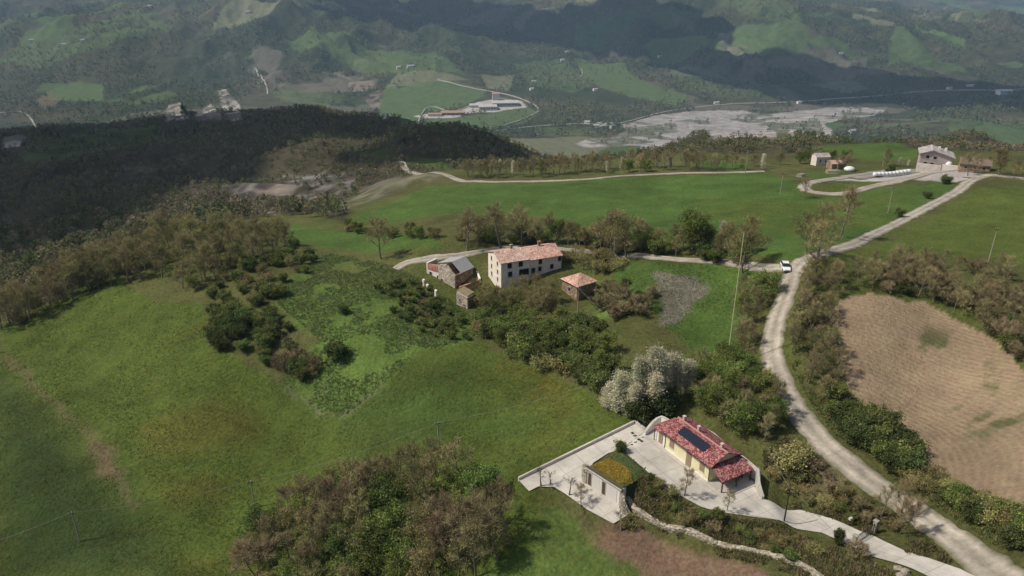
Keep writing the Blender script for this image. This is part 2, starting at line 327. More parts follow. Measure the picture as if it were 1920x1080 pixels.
RIVER = [
 ('r1',[(1080,270),(1110,260),(1140,262),(1180,243),(1165,232),(1230,215),(1330,206),(1400,208),(1440,215),(1500,208),(1560,200),(1660,199),(1650,210),(1590,222),(1545,232),(1560,246),(1560,262),(1470,266),(1330,264),(1200,272),(1100,276)]),
 ('r2',[(0,256),(50,256),(55,262),(40,274),(0,280)])]
ISL = [[(1180,238),(1270,230),(1275,248),(1200,252)],[(1440,240),(1530,222),(1545,250),(1460,258)],[(1100,262),(1180,256),(1230,266),(1140,272)],[(1560,236),(1640,232),(1660,248),(1570,252)]]
plough_w = W([(1545,590),(1590,556),(1650,550),(1740,572),(1830,618),(1890,668),(1925,715),(1960,1000),(1870,985),(1790,925),(1740,885),(1715,850),(1640,785),(1590,720),(1560,650)])
PLOUGH_C = tuple(at1(1560, 860))
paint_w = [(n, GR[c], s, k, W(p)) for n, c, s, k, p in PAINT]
river_w = [W(p) for _, p in RIVER]; isl_w = [W(p) for p in ISL]
def landcover(X, Y, Z):
    R = np.hypot(X, Y); Xw, Yw = warp(X, Y)
    n1 = fbm(X, Y, 18, 4, 41)[...,None]; n2 = fbm(X, Y, 6, 3, 42)[...,None]; big = fbm(X, Y, 260, 5, 43)[...,None]
    c = np.array(GR['rough'])*(.8+.4*n2)+0*n1; wood = np.zeros(X.shape)
    c = c*(1-smooth((n1-.45)*4)*.5)+np.array(GR['meadow'])*smooth((n1-.45)*4)*.5
    mid = smooth((R-300)/60)[...,None]; wf = np.array(GR['woodfloor'])*(.7+.6*n1); c = c*(1-mid)+wf*mid
    wood = mid[...,0].copy()
    # far patchwork of fields and woods
    fr = smooth((R-1150)/250)[...,None]
    cs = 190.0; px_ = Xw/cs+fbm(X, Y, 700, 2, 44)*3; py_ = Yw/(cs*1.1)+fbm(X, Y, 800, 2, 45)*3
    best = np.full(X.shape, 1e9); cid = np.zeros(X.shape); ix = np.floor(px_); iy = np.floor(py_)
    for dx in (-1, 0, 1):
        for dy in (-1, 0, 1):
            jx = ix+dx+_hash(ix+dx, iy+dy, 1); jy = iy+dy+_hash(ix+dx, iy+dy, 2)
            d = (px_-jx)**2+(py_-jy)**2; u = d < best; best = np.where(u, d, best); cid = np.where(u, _hash(ix+dx, iy+dy, 3), cid)
    openp = smooth((fbm(X, Y, 900, 3, 46)-.47)*9)
    isf = (cid < .07+.42*openp)
    fcol = np.where((cid < .04)[...,None], np.array(GR['pale'])*.9, np.where((cid < .2)[...,None], np.array(GR['far_green'])*.8, np.array(GR['far_green'])))
    wc = np.array(GR['far_wood'])*(.7+.7*n1)*(1-big)*2*.5+np.array(GR['far_brown'])*np.clip(big-.35, 0, 1)*1.3*(.6+.8*n1)
    slide = smooth((fbm(X, Y, 330, 5, 47, True)-.70)*14)[...,None]*smooth((fbm(X, Y, 1100, 2, 48)-.5)*8)[...,None]
    wc = wc*(1-slide*.45)+np.array(GR['grey'])*slide*.45
    fc = np.where(isf[...,None], fcol, wc); fwood = np.where(isf, 0, 1-slide[...,0])
    c = c*(1-fr)+fc*fr; wood = wood*(1-fr[...,0])+fwood*fr[...,0]
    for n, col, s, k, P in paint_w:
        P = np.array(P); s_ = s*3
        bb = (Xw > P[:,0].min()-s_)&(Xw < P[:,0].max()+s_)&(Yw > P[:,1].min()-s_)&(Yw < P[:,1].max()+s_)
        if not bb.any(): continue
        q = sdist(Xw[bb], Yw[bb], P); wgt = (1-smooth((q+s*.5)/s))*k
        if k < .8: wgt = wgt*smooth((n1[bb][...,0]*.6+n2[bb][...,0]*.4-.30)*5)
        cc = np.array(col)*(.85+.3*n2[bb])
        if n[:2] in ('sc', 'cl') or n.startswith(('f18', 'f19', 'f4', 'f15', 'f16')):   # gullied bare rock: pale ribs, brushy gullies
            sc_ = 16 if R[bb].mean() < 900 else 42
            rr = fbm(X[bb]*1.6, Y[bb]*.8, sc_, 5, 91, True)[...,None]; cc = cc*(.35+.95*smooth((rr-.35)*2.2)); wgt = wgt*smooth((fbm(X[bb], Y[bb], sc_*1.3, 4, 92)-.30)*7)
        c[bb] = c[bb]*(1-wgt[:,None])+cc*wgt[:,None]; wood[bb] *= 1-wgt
    riv = np.zeros(X.shape, bool)
    for P in river_w: riv |= inside(Xw, Yw, P)
    n3 = fbm(X+Y*.3, Y*2.0, 60, 5, 51, True)[...,None]; n4 = fbm(X, Y, 22, 4, 52)[...,None]
    rc = np.array(GR['gravel'])*(.45+.62*n4); ch = smooth((n3-.84)*12); rc = rc*(1-ch)+np.array((.10,.11,.11))*ch
    veg = smooth((fbm(X, Y*1.6, 90, 4, 53)[...,None]-.56)*12)*.8
    for P in isl_w: veg = np.maximum(veg, (inside(Xw, Yw, P)*.85)[...,None]*smooth((n4-.3)*6))
    rc = rc*(1-veg)+np.array((.085,.095,.05))*veg
    c = np.where(riv[...,None], rc, c); wood = np.where(riv, veg[...,0]*.35, wood)
    pl = inside(Xw, Yw, plough_w)
    pc = np.array(GR['plough'])*(.82+.36*n1)
    wd = smooth((fbm(X, Y, 4, 4, 54)-.50)*9)*smooth(1.2-seg_dist(X, Y, W([(1750,650),(1780,690),(1830,730),(1870,770),(1910,800)]), False)/6)
    pc = pc*(1-.8*wd[...,None])+np.array((.07,.09,.03))*.8*wd[...,None]
    c = np.where(pl[...,None], pc, c); wood = np.where(pl, 0, wood)
    return np.clip(c, .005, .9), wood, riv, pl

def mesh_np(name, V, F, mats=(), cols=None, smooth_=False, midx=None):
    me = bpy.data.meshes.new(name); F = np.asarray(F, np.int32); k = F.shape[1]
    me.vertices.add(len(V)); me.vertices.foreach_set('co', np.asarray(V, np.float32).ravel())
    me.loops.add(F.size); me.loops.foreach_set('vertex_index', F.ravel()); me.polygons.add(len(F))
    me.polygons.foreach_set('loop_start', np.arange(0, F.size, k, dtype=np.int32))
    me.polygons.foreach_set('use_smooth', np.full(len(F), smooth_))
    for m in mats: me.materials.append(m)
    if midx is not None: me.polygons.foreach_set('material_index', np.asarray(midx, np.int32))
    if cols is not None:
        a = me.color_attributes.new('Col', 'FLOAT_COLOR', 'POINT')
        a.data.foreach_set('color', np.concatenate([cols, np.ones((len(cols), 1))], 1).astype(np.float32).ravel())
    me.update(calc_edges=True); return me
def link(name, me, parent=None, loc=None, rz=None):
    o = bpy.data.objects.new(name, me); COL.objects.link(o)
    if parent is not None: o.parent = parent
    if loc is not None: o.location = loc
    if rz is not None: o.rotation_euler = (0, 0, rz)
    return o
def struct(o, kind='structure', label=None, cat=None):
    o['kind'] = kind
    if label: o['label'] = label
    if cat: o['category'] = cat
    return o
def tag(o, label, cat, group=None):
    o['label'] = label; o['category'] = cat
    if group: o['group'] = group
    return o

NR, NC = 1150, 820
tt = np.linspace(math.log(25+60), math.log(14500+60), NR); ss = np.linspace(-.98, .98, NC)
YY = np.exp(tt)-60; GY = np.repeat(YY[:,None], NC, 1); GX = ss[None,:]*(GY+60)
GZ = height(GX, GY)
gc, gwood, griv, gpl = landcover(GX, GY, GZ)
GZ = GZ-griv*.8
V = np.stack([GX.ravel(), GY.ravel(), GZ.ravel()], 1); Cc = gc.reshape(-1, 3)
i = np.arange(NR-1)[:,None]*NC+np.arange(NC-1)[None]; F = np.stack([i, i+1, i+NC+1, i+NC], -1).reshape(-1, 4)
fr = griv[:-1,:-1].ravel(); fp = gpl[:-1,:-1].ravel(); ff = (GY[:-1,:-1].ravel() > 1250)&~fr
gm = ground_mat('ground_cover'); pm = ground_mat('ploughed_soil', True)
for nm, msk, mm in (('ground', ~fr&~fp&~ff, gm), ('ploughed_field', fp, pm), ('hills', ff, gm), ('river_bed', fr, gm)):
    f = F[msk]; us, inv = np.unique(f, return_inverse=True)
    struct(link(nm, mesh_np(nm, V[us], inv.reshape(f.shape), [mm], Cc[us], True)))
def gsample(X, Y, A):                                        # bilinear-ish lookup in the ground grid
    r = np.clip(np.round((np.log(Y+60)-tt[0])/(tt[1]-tt[0])).astype(int), 0, NR-1); c = np.clip(np.round((X/(Y+60)+.98)/(ss[1]-ss[0])).astype(int), 0, NC-1)
    return A[r, c]

# ---------------------------------------------------------------- roads and paved ground
def resample(P, step):
    P = np.array(P, float); out = []
    Q = np.vstack([2*P[0]-P[1], P, 2*P[-1]-P[-2]])
    for k in range(1, len(Q)-2):
        p0, p1, p2, p3 = Q[k-1:k+3]; n = max(2, int(np.hypot(*(p2-p1))/step))
        for t in np.arange(n)/n:
            out.append(.5*((2*p1)+(p2-p0)*t+(2*p0-5*p1+4*p2-p3)*t*t+(3*p1-p0-3*p2+p3)*t**3))
    out.append(P[-1]); return np.array(out)
def joints(m, size=3.0):                                      # expansion joints and stains on the slabs
    t = m.node_tree; L = t.links.new; b = t.nodes['Principled BSDF']; old = b.inputs['Base Color'].links[0].from_socket
    g = t.nodes.new('ShaderNodeNewGeometry'); mp = t.nodes.new('ShaderNodeMapping'); mp.inputs['Rotation'].default_value = (0, 0, 1.05); L(g.outputs['Position'], mp.inputs[0])
    k = t.nodes.new('ShaderNodeTexBrick'); k.inputs['Scale'].default_value = 1; k.inputs['Brick Width'].default_value = size; k.inputs['Row Height'].default_value = size; k.inputs['Mortar Size'].default_value = .035; k.offset = 0
    k.inputs['Color1'].default_value = (1,1,1,1); k.inputs['Color2'].default_value = (.93,.93,.92,1); k.inputs['Mortar'].default_value = (.62,.60,.56,1); L(mp.outputs[0], k.inputs['Vector'])
    n = t.nodes.new('ShaderNodeTexNoise'); n.inputs['Scale'].default_value = .23; n.inputs['Detail'].default_value = 8; n.inputs['Roughness'].default_value = .7; L(g.outputs['Position'], n.inputs['Vector'])
    r = t.nodes.new('ShaderNodeMapRange'); r.inputs['From Min'].default_value = .35; r.inputs['From Max'].default_value = .6; r.inputs['To Min'].default_value = .78; r.inputs['To Max'].default_value = 1.04; L(n.outputs['Fac'], r.inputs['Value'])
    m1 = t.nodes.new('ShaderNodeVectorMath'); m1.operation = 'MULTIPLY'; L(old, m1.inputs[0]); L(k.outputs['Color'], m1.inputs[1])
    m2 = t.nodes.new('ShaderNodeVectorMath'); m2.operation = 'SCALE'; L(m1.outputs[0], m2.inputs[0]); L(r.outputs[0], m2.inputs['Scale']); L(m2.outputs[0], b.inputs['Base Color'])
RC = {'car_park': (.24,.22,.19)}
def road(name, px, width, m, off=.1, step=1.0, rag=.35, world=None):
    C_ = resample(world if world is not None else W(px), step); T = np.gradient(C_, axis=0); T /= np.hypot(T[:,0], T[:,1])[:,None]+1e-9; Nn = np.stack([-T[:,1], T[:,0]], 1)
    n = len(C_); K = 9; s = np.linspace(-1, 1, K); k = np.arange(n)*step
    wl = width/2*(1+rag*(fbm(k, k*0+1, 1.6, 4, 61)-.5)*1.6); wr = width/2*(1+rag*(fbm(k, k*0+9, 1.6, 4, 62)-.5)*1.6)
    ww = np.where(s[None] < 0, wl[:,None], wr[:,None])*s[None]
    X = C_[:,:1]+Nn[:,:1]*ww; Y = C_[:,1:]+Nn[:,1:]*ww
    Z = height(X, Y)+off; Z[:,[0,-1]] -= off*.8
    i = np.arange(n-1)[:,None]*K+np.arange(K-1)[None]
    F = np.stack([i, i+K, i+K+1, i+1], -1).reshape(-1, 4)
    cs = np.array([.62,.86,1.12,.95,.80,.95,1.12,.86,.62])[None]*(.72+.56*fbm(X*.55, Y*.55, 1, 4, 63))*(.8+.4*fbm(X, Y, 9, 3, 64))
    gr = (np.array([.85,.25,0,0,.18,0,0,.25,.85])[None]*smooth((fbm(X, Y, 1.6, 3, 65)-.34)*6))[...,None]
    cc = np.array(RC.get(name, (.31,.275,.225)))*cs[...,None]*(1-gr)+np.array((.085,.09,.035))*gr
    return struct(link(name, mesh_np(name, np.stack([X.ravel(), Y.ravel(), Z.ravel()], 1), F, [m], cc.reshape(-1, 3), True)))
def sheet(name, P, m, off=.08, grid=.6, zf=None):
    P = [tuple(map(float, p[:2])) for p in P]; B = []
    for k in range(len(P)):
        a = np.array(P[k]); b = np.array(P[(k+1) % len(P)]); n = max(1, int(np.hypot(*(b-a))/grid))
        B += [tuple(a+(b-a)*t/n) for t in range(n)]
    A = np.array(B); gx, gy = np.meshgrid(np.arange(A[:,0].min(), A[:,0].max(), grid), np.arange(A[:,1].min(), A[:,1].max(), grid))
    ok = sdist(gx.ravel(), gy.ravel(), P) < -grid*.4; I = np.stack([gx.ravel()[ok], gy.ravel()[ok]], 1)
    vs = [Vector(b) for b in B]+[Vector(q) for q in I]
    r = delaunay_2d_cdt(vs, [], [list(range(len(B)))], 1, 1e-5)
    XY = np.array([(q.x, q.y) for q in r[0]]); Z = (zf(XY[:,0], XY[:,1]) if zf else height(XY[:,0], XY[:,1]))+off
    F = np.array([f for f in r[2] if len(f) == 3])
    me = mesh_np(name, np.column_stack([XY, Z]), F, [m], None, True)
    if me.polygons[0].normal.z < 0: me.flip_normals()
    return struct(link(name, me))
m_asph = mat('old_asphalt', (.30,.275,.245), .95, .3, 1.3, .05, 5, attr='Col')
m_track = mat('gravel_track', (.34,.30,.24), .95, .3, 1.3, .05, 5, attr='Col')
m_conc = mat('pale_concrete', (.47,.44,.39), .9, .20, .55, .015, 9, detail=9)
main_px = [(1905,1110),(1870,1078),(1815,1035),(1750,985),(1690,940),(1600,878),(1530,815),(1495,770),(1468,725),(1450,680),(1448,640),(1456,600),(1470,560),(1483,520),(1500,493),(1560,470),(1640,438),(1720,398),(1790,362),(1822,338),(1850,328)]
joints(m_conc)
road('road', main_px, 3.5, m_asph, .12, .5, .28)
road('road', [(1815,334),(1850,329),(1900,333),(1930,338)], 4.5, m_asph, .24, 1.5)
road('lane', [(1478,503),(1440,502),(1390,496),(1340,490),(1260,486),(1190,479),(1120,474),(1060,468),(1000,463),(950,465),(900,472),(850,480),(800,485),(765,492),(740,505)], 2.6, m_track, .16)
road('upper_lane', [(1800,318),(1740,326),(1700,336),(1650,347),(1600,360),(1560,364),(1520,360),(1508,352),(1520,342),(1560,336),(1610,330),(1660,322)], 4.2, m_asph, .22, 1.5)
road('field_track', [(1432,322),(1380,324),(1300,325),(1200,329),(1100,337),(1000,341),(900,341),(850,334),(780,325),(760,315),(752,302)], 3.2, m_track, .3, 2)
road('car_park', [(1590,334),(1640,327),(1700,322),(1750,318)], 9, m_asph, .3, 2)
yard = yard_poly
sheet('courtyard', [at_z(u, v, ZU)[:2] for u, v in [(1190,793),(1212,806),(1236,800),(1300,815),(1390,870),(1428,936),(1432,940),(1460,955),(1462,976),(1347,960),(1315,951),(1280,932),(1258,917),(1217,887),(1166,843)]], m_conc, .06)
sheet('lower_courtyard', yard, m_conc, .03, .35, yard_z)
drv = W([(1428,937),(1500,957),(1560,974),(1612,997),(1640,1007),(1700,1036),(1800,1068),(1850,1088)])+W([(1800,1100),(1740,1082),(1640,1046),(1590,1022),(1540,1000),(1470,980),(1380,962),(1340,958)])
sheet('driveway', drv, m_conc, .12, .5)

# ---------------------------------------------------------------- vegetation
def leaf_mat(name, transl=.32):
    m = bpy.data.materials.new(name); m.use_nodes = True; t = m.node_tree; L = t.links.new; t.nodes.remove(t.nodes['Principled BSDF'])
    a = t.nodes.new('ShaderNodeAttribute'); a.attribute_name = 'Col'; oi = t.nodes.new('ShaderNodeObjectInfo')
    mr = t.nodes.new('ShaderNodeMapRange'); mr.inputs['To Min'].default_value = .85; mr.inputs['To Max'].default_value = 1.6; L(oi.outputs['Random'], mr.inputs['Value'])
    hs = t.nodes.new('ShaderNodeHueSaturation'); L(a.outputs['Color'], hs.inputs['Color']); L(mr.outputs[0], hs.inputs['Value'])
    wn = t.nodes.new('ShaderNodeTexWhiteNoise'); wn.noise_dimensions = '1D'; L(oi.outputs['Random'], wn.inputs['W'])
    m2 = t.nodes.new('ShaderNodeMapRange'); m2.inputs['To Min'].default_value = .478; m2.inputs['To Max'].default_value = .522; L(wn.outputs['Value'], m2.inputs['Value']); L(m2.outputs[0], hs.inputs['Hue'])
    d = t.nodes.new('ShaderNodeBsdfDiffuse'); tr = t.nodes.new('ShaderNodeBsdfTranslucent'); mx = t.nodes.new('ShaderNodeMixShader'); mx.inputs[0].default_value = transl
    L(hs.outputs[0], d.inputs[0]); L(hs.outputs[0], tr.inputs[0]); L(d.outputs[0], mx.inputs[1]); L(tr.outputs[0], mx.inputs[2]); L(mx.outputs[0], t.nodes['Material Output'].inputs[0])
    return m
m_leaf = leaf_mat('foliage'); m_twig = leaf_mat('twigs', 0.0)
m_bark = mat('bark', (.17,.14,.105), .95, .35, 3, .03, 8)

class Acc:                                                   # collects triangles with a colour per vertex
    def __init__(s): s.V = []; s.F = []; s.C = []; s.n = 0
    def add(s, V, F, C):
        s.V.append(V); s.F.append(F+s.n); s.C.append(np.broadcast_to(C, (len(V), 3))); s.n += len(V)
    def arrays(s): return np.concatenate(s.V), np.concatenate(s.F), np.concatenate(s.C)
def unit(v): return v/(np.linalg.norm(v, axis=-1, keepdims=True)+1e-9)
def tube(acc, P, R, k, col):
    P = np.array(P, float); R = np.array(R, float); n = len(P); T = unit(np.gradient(P, axis=0))
    ref = np.where(np.abs(T[:,2:3]) < .9, np.array([[0,0,1.]]), np.array([[1.,0,0]])); A = unit(np.cross(T, ref)); B = np.cross(T, A)
    th = np.arange(k)/k*2*np.pi; V = P[:,None]+R[:,None,None]*(A[:,None]*np.cos(th)[None,:,None]+B[:,None]*np.sin(th)[None,:,None])
    i = np.arange(n-1)[:,None]*k+np.arange(k)[None]; j = np.arange(n-1)[:,None]*k+(np.arange(k)[None]+1) % k
    F = np.concatenate([np.stack([i, j, j+k], -1).reshape(-1, 3), np.stack([i, j+k, i+k], -1).reshape(-1, 3)])
    acc.add(V.reshape(-1, 3), F, np.array(col))
def slivers(acc, P0, D, L, wd, cols):                        # thin twig triangles
    n = len(P0); S = unit(np.cross(D, rng.normal(size=(n, 3))))*wd[:,None]*.5
    V = np.stack([P0-S, P0+S, P0+D*L[:,None]], 1).reshape(-1, 3); acc.add(V, np.arange(n*3).reshape(-1, 3), np.repeat(cols, 3, 0))
def leaves(acc, P, sz, cols):
    n = len(P); A = unit(rng.normal(size=(n, 3))); B = unit(np.cross(A, rng.normal(size=(n, 3))))
    A = A*sz[:,None]; B = B*sz[:,None]*.75
    V = np.stack([P-A*.6-B*.5, P+A*.5-B*.6, P+A*.7+B*.5, P-A*.4+B*.7], 1).reshape(-1, 3); b = np.arange(n)[:,None]*4
    F = np.concatenate([b+[0,1,2], b+[0,2,3]]); acc.add(V, F, np.repeat(cols, 4, 0))

def gen_plant(H, spread, stems, limbs, subs, twigs, twl, leafn, leafs, leafr, tcol, lcol, trunk_h=.25, r0=.14, up=.55, lean=.12, twd=.035, flat=1.0):
    tr, cr = Acc(), Acc(); tips = []
    bark = np.array((1, 1, 1.))
    for s in range(stems):
        a = rng.uniform(0, 6.28); d = np.array([math.cos(a), math.sin(a), 0])*(lean if stems == 1 else lean*3.2)*rng.uniform(.4, 1.3)
        hs = H*rng.uniform(.78, 1.0)*(.9 if stems > 1 else .95); n = 7; t = np.linspace(0, 1, n)
        P = np.stack([d[0]*t*hs+np.cumsum(rng.normal(0, .05, n))*H/7, d[1]*t*hs+np.cumsum(rng.normal(0, .05, n))*H/7, t*hs-.25], 1); P[0,:2] = d[:2]*.3
        rr = r0*(1 if stems == 1 else .65)*(1-t*.86); tube(tr, P, rr, 6, bark)
        for l in range(limbs):
            f = trunk_h+(1-trunk_h)*(l+rng.uniform(.1, .9))/limbs; q = np.array([np.interp(f, t, P[:,k]) for k in range(3)])
            g = (f-trunk_h)/(1-trunk_h); prof = spread*(.55+.45*math.sin(math.pi*min(1, g*.8+.25)))*(1-.45*g)*rng.uniform(.7, 1.2)
            a = l*2.4+rng.uniform(-.5, .5)+s*1.3; D = unit(np.array([math.cos(a), math.sin(a), up+g*.9+rng.uniform(-.2, .3)]))
            m = 5; u = np.linspace(0, 1, m)[:,None]; Q = q+D*prof*u*1.15+np.array([0,0,1.])*(u**2)*prof*.25+np.cumsum(rng.normal(0, .06, (m, 3)), 0)*prof*.4*(u > 0)
            tube(tr, Q, r0*(.42-.2*g)*(1-u[:,0]*.8)*(1 if stems == 1 else .7), 4, bark)
            for b in range(subs):
                w = rng.uniform(.3, 1.0); q2 = np.array([np.interp(w, u[:,0], Q[:,k]) for k in range(3)])
                D2 = unit(D*.7+rng.normal(0, .6, 3)+np.array([0,0,.35])); L2 = prof*rng.uniform(.25, .5)
                tube(tr, np.array([q2, q2+D2*L2*.5+rng.normal(0, .04, 3), q2+D2*L2]), np.array([.035,.022,.01])*r0/.14, 3, bark)
                for k in range(3): tips.append((q2+D2*L2*rng.uniform(.3, 1.1), D2))
            tips.append((Q[-1], D))
        tips.append((P[-1], np.array([0,0,1.])))
    TP = np.array([p for p, _ in tips]); TD = np.array([d for _, d in tips]); n = len(TP)
    tone = rng.uniform(.7, 1.3, n)                           # whole clumps lighter or darker
    if twigs:
        ix = np.repeat(np.arange(n), twigs); D = unit(TD[ix]+rng.normal(0, .55, (len(ix), 3))+np.array([0,0,.35])); P0 = TP[ix]+rng.normal(0, .16, (len(ix), 3))*H/7
        c = np.array(tcol)[None]*tone[ix,None]*rng.uniform(.75, 1.25, (len(ix), 1)); slivers(cr, P0, D, rng.uniform(.5, 1.2, len(ix))*twl, np.full(len(ix), twd), c)
    if leafn:
        ix = np.repeat(np.arange(n), leafn); P = TP[ix]+rng.normal(0, 1, (len(ix), 3))*leafr*np.array([1, 1, .75*flat]); P[:,2] = np.maximum(P[:,2], .05)
        lc = np.array(lcol); lc = lc[rng.integers(0, len(lc), n)][ix]*tone[ix,None]*rng.uniform(.75, 1.25, (len(ix), 1))
        leaves(cr, P, leafs*rng.uniform(.6, 1.3, len(ix)), lc)
    return tr.arrays(), cr.arrays()
BR = (.225,.19,.095); PU = (.225,.18,.10)
KIND = {}
def kind(name, n, thing, **k):
    KIND[name] = []
    for i in range(n):
        (tv, tf, _), (cv, cf, cc) = gen_plant(**k)
        KIND[name].append((mesh_np(name+'_trunk', tv, tf, [m_bark], None, True), mesh_np(name+'_crown', cv, cf, [m_leaf if k['leafn'] > 8 else m_twig], cc), k['H']))
kind('bare_tree', 4, 'tree', H=7, spread=2.6, stems=1, limbs=12, subs=4, twigs=10, twl=.8, leafn=2, leafs=.10, leafr=.35, tcol=BR, lcol=[(.19,.18,.08),(.18,.155,.085)], r0=.15)
kind('purple_bare_tree', 3, 'tree', H=7, spread=2.7, stems=2, limbs=11, subs=5, twigs=11, twl=.9, leafn=1, leafs=.10, leafr=.35, tcol=PU, lcol=[(.14,.11,.08)], r0=.15)
kind('budding_tree', 4, 'tree', H=7, spread=2.5, stems=1, limbs=13, subs=4, twigs=5, twl=.7, leafn=12, leafs=.10, leafr=.34, tcol=BR, lcol=[(.185,.185,.065),(.155,.165,.06),(.205,.18,.09)], r0=.14)
kind('leafy_tree', 4, 'tree', H=6.5, spread=2.6, stems=2, limbs=12, subs=4, twigs=2, twl=.6, leafn=16, leafs=.14, leafr=.36, tcol=BR, lcol=[(.125,.165,.045),(.10,.14,.038),(.155,.195,.05)], r0=.13, trunk_h=.12)
kind('poplar', 4, 'tree', H=8, spread=1.15, stems=1, limbs=22, subs=4, twigs=9, twl=.7, leafn=18, leafs=.085, leafr=.34, tcol=(.42,.37,.28), lcol=[(.56,.54,.40),(.47,.46,.33),(.36,.38,.22)], r0=.13, up=1.5, lean=.10, trunk_h=.1)
kind('green_shrub', 4, 'shrub', H=2.2, spread=1.25, stems=5, limbs=5, subs=3, twigs=1, twl=.4, leafn=13, leafs=.12, leafr=.22, tcol=BR, lcol=[(.115,.150,.045),(.09,.12,.038),(.145,.17,.05)], r0=.05, trunk_h=.1, lean=.2)
kind('dark_shrub', 3, 'shrub', H=2.4, spread=1.3, stems=5, limbs=5, subs=3, twigs=1, twl=.4, leafn=16, leafs=.12, leafr=.25, tcol=BR, lcol=[(.08,.10,.036),(.065,.085,.032),(.10,.12,.042)], r0=.05, trunk_h=.05, lean=.2)
kind('bare_shrub', 4, 'shrub', H=2.6, spread=1.3, stems=5, limbs=5, subs=3, twigs=10, twl=.6, leafn=2, leafs=.09, leafr=.3, tcol=(.21,.17,.10), lcol=[(.17,.16,.07)], r0=.04, trunk_h=.1, lean=.22)
kind('olive_shrub', 3, 'shrub', H=2.4, spread=1.3, stems=5, limbs=5, subs=3, twigs=4, twl=.5, leafn=8.0.__int__(), leafs=.11, leafr=.3, tcol=BR, lcol=[(.18,.165,.065),(.15,.145,.055),(.215,.175,.07)], r0=.04, trunk_h=.1, lean=.22)
kind('pollarded_tree', 2, 'tree', H=2.6, spread=.6, stems=1, limbs=7, subs=1, twigs=4, twl=.45, leafn=0, leafs=.1, leafr=.2, tcol=(.07,.055,.05), lcol=[(.1,.1,.05)], r0=.12, trunk_h=.75, up=.3, twd=.03)

CNT = {}
ORD = 'first second third fourth fifth sixth seventh eighth ninth tenth eleventh twelfth thirteenth fourteenth fifteenth sixteenth seventeenth eighteenth nineteenth twentieth'.split()
ORD += ['twenty-'+o for o in ORD[:9]]+['thirtieth']+['thirty-'+o for o in ORD[:9]]+['fortieth']+['forty-'+o for o in ORD[:9]]
def relabel(kinds, objs, where):
    for kd in set(kinds):
        L_ = [o for k, o in zip(kinds, objs) if k == kd]; L_.sort(key=lambda o: o.location.y); h = len(L_)//2 if len(L_) > 7 else 0
        for part, nm in ((L_[:h], 'nearer row'), (L_[h:], 'farther row' if h else '')):
            part.sort(key=lambda o: proj(o.location)[0])
            for i, o in enumerate(part):
                o['label'] = f"{ORD[i]} {NAMES[kd]} from left, {nm+', ' if nm else ''}{where}"
                if len(o['label'].split()) > 16: print('LONG', o['label'])
def plant(kd, x, y, H, label, cat, group=None, rz=None, wide=1.0, z=None):
    var = KIND[kd]; tm, cm, h0 = var[rnd.randrange(len(var))]; s = H/h0
    root = bpy.data.objects.new(kd, None); COL.objects.link(root); root.empty_display_size = .2
    root.location = (x, y, h1(x, y) if z is None else z); root.rotation_euler = (0, 0, rnd.uniform(0, 6.28) if rz is None else rz); root.scale = (s*wide, s*wide, s)
    tag(root, label, cat, group)
    link('trunk', tm, root); link('crown', cm, root); CNT[cat] = CNT.get(cat, 0)+1
    return root
NAMES = dict(bare_tree='bare brown tree', purple_bare_tree='bare purplish tree', budding_tree='olive budding tree', leafy_tree='leafy green tree', poplar='pale silvery poplar',
             green_shrub='green leafy shrub', dark_shrub='dark green shrub', bare_shrub='bare brown shrub', olive_shrub='olive brown shrub')
PLACED = np.zeros((0, 2))
ROADPTS = np.concatenate([resample(W(main_px), 1.0)])
def grow(px, n, mix, where, group, mind=1.6, world=None, wide=1.0, clear=2.6):
    """n plants of mixed kinds inside a polygon, kept apart from each other and off the road"""
    global PLACED
    P = np.array(world if world is not None else W(px)); lo, hi = P.min(0), P.max(0); k = 0; tries = 0; mine = []; NEW, OBJS = [], []
    ks = [m[0] for m in mix]; ws = [m[1] for m in mix]
    while k < n and tries < n*60:
        tries += 1; q = rng.uniform(lo, hi)
        if not inside(q[:1], q[1:], P)[0]: continue
        if mine and (np.hypot(*(np.array(mine)-q).T) < mind).any(): continue
        if np.hypot(*(ROADPTS-q).T).min() < clear: continue
        mine.append(q); k += 1; kd = rnd.choices(ks, ws)[0]; m = [m for m in mix if m[0] == kd][0]
        NEW.append(kd); OBJ = plant(kd, q[0], q[1], rnd.uniform(m[2], m[3]), NAMES[kd]+' '+where, 'tree' if kd in ('bare_tree','purple_bare_tree','budding_tree','leafy_tree','poplar') else 'shrub', NAMES[kd]+'s '+group, wide=wide*rnd.uniform(.9, 1.15)); OBJS.append(OBJ)
    relabel(NEW, OBJS, where)
def belt(px, width, n, mix, where, group, mind=1.4, **k):
    C_ = np.array(W(px)); T = np.gradient(C_, axis=0); T /= np.hypot(T[:,0], T[:,1])[:,None]; N_ = np.stack([-T[:,1], T[:,0]], 1)
    grow(None, n, mix, where, group, mind, world=np.vstack([C_+N_*width/2, (C_-N_*width/2)[::-1]]), **k)

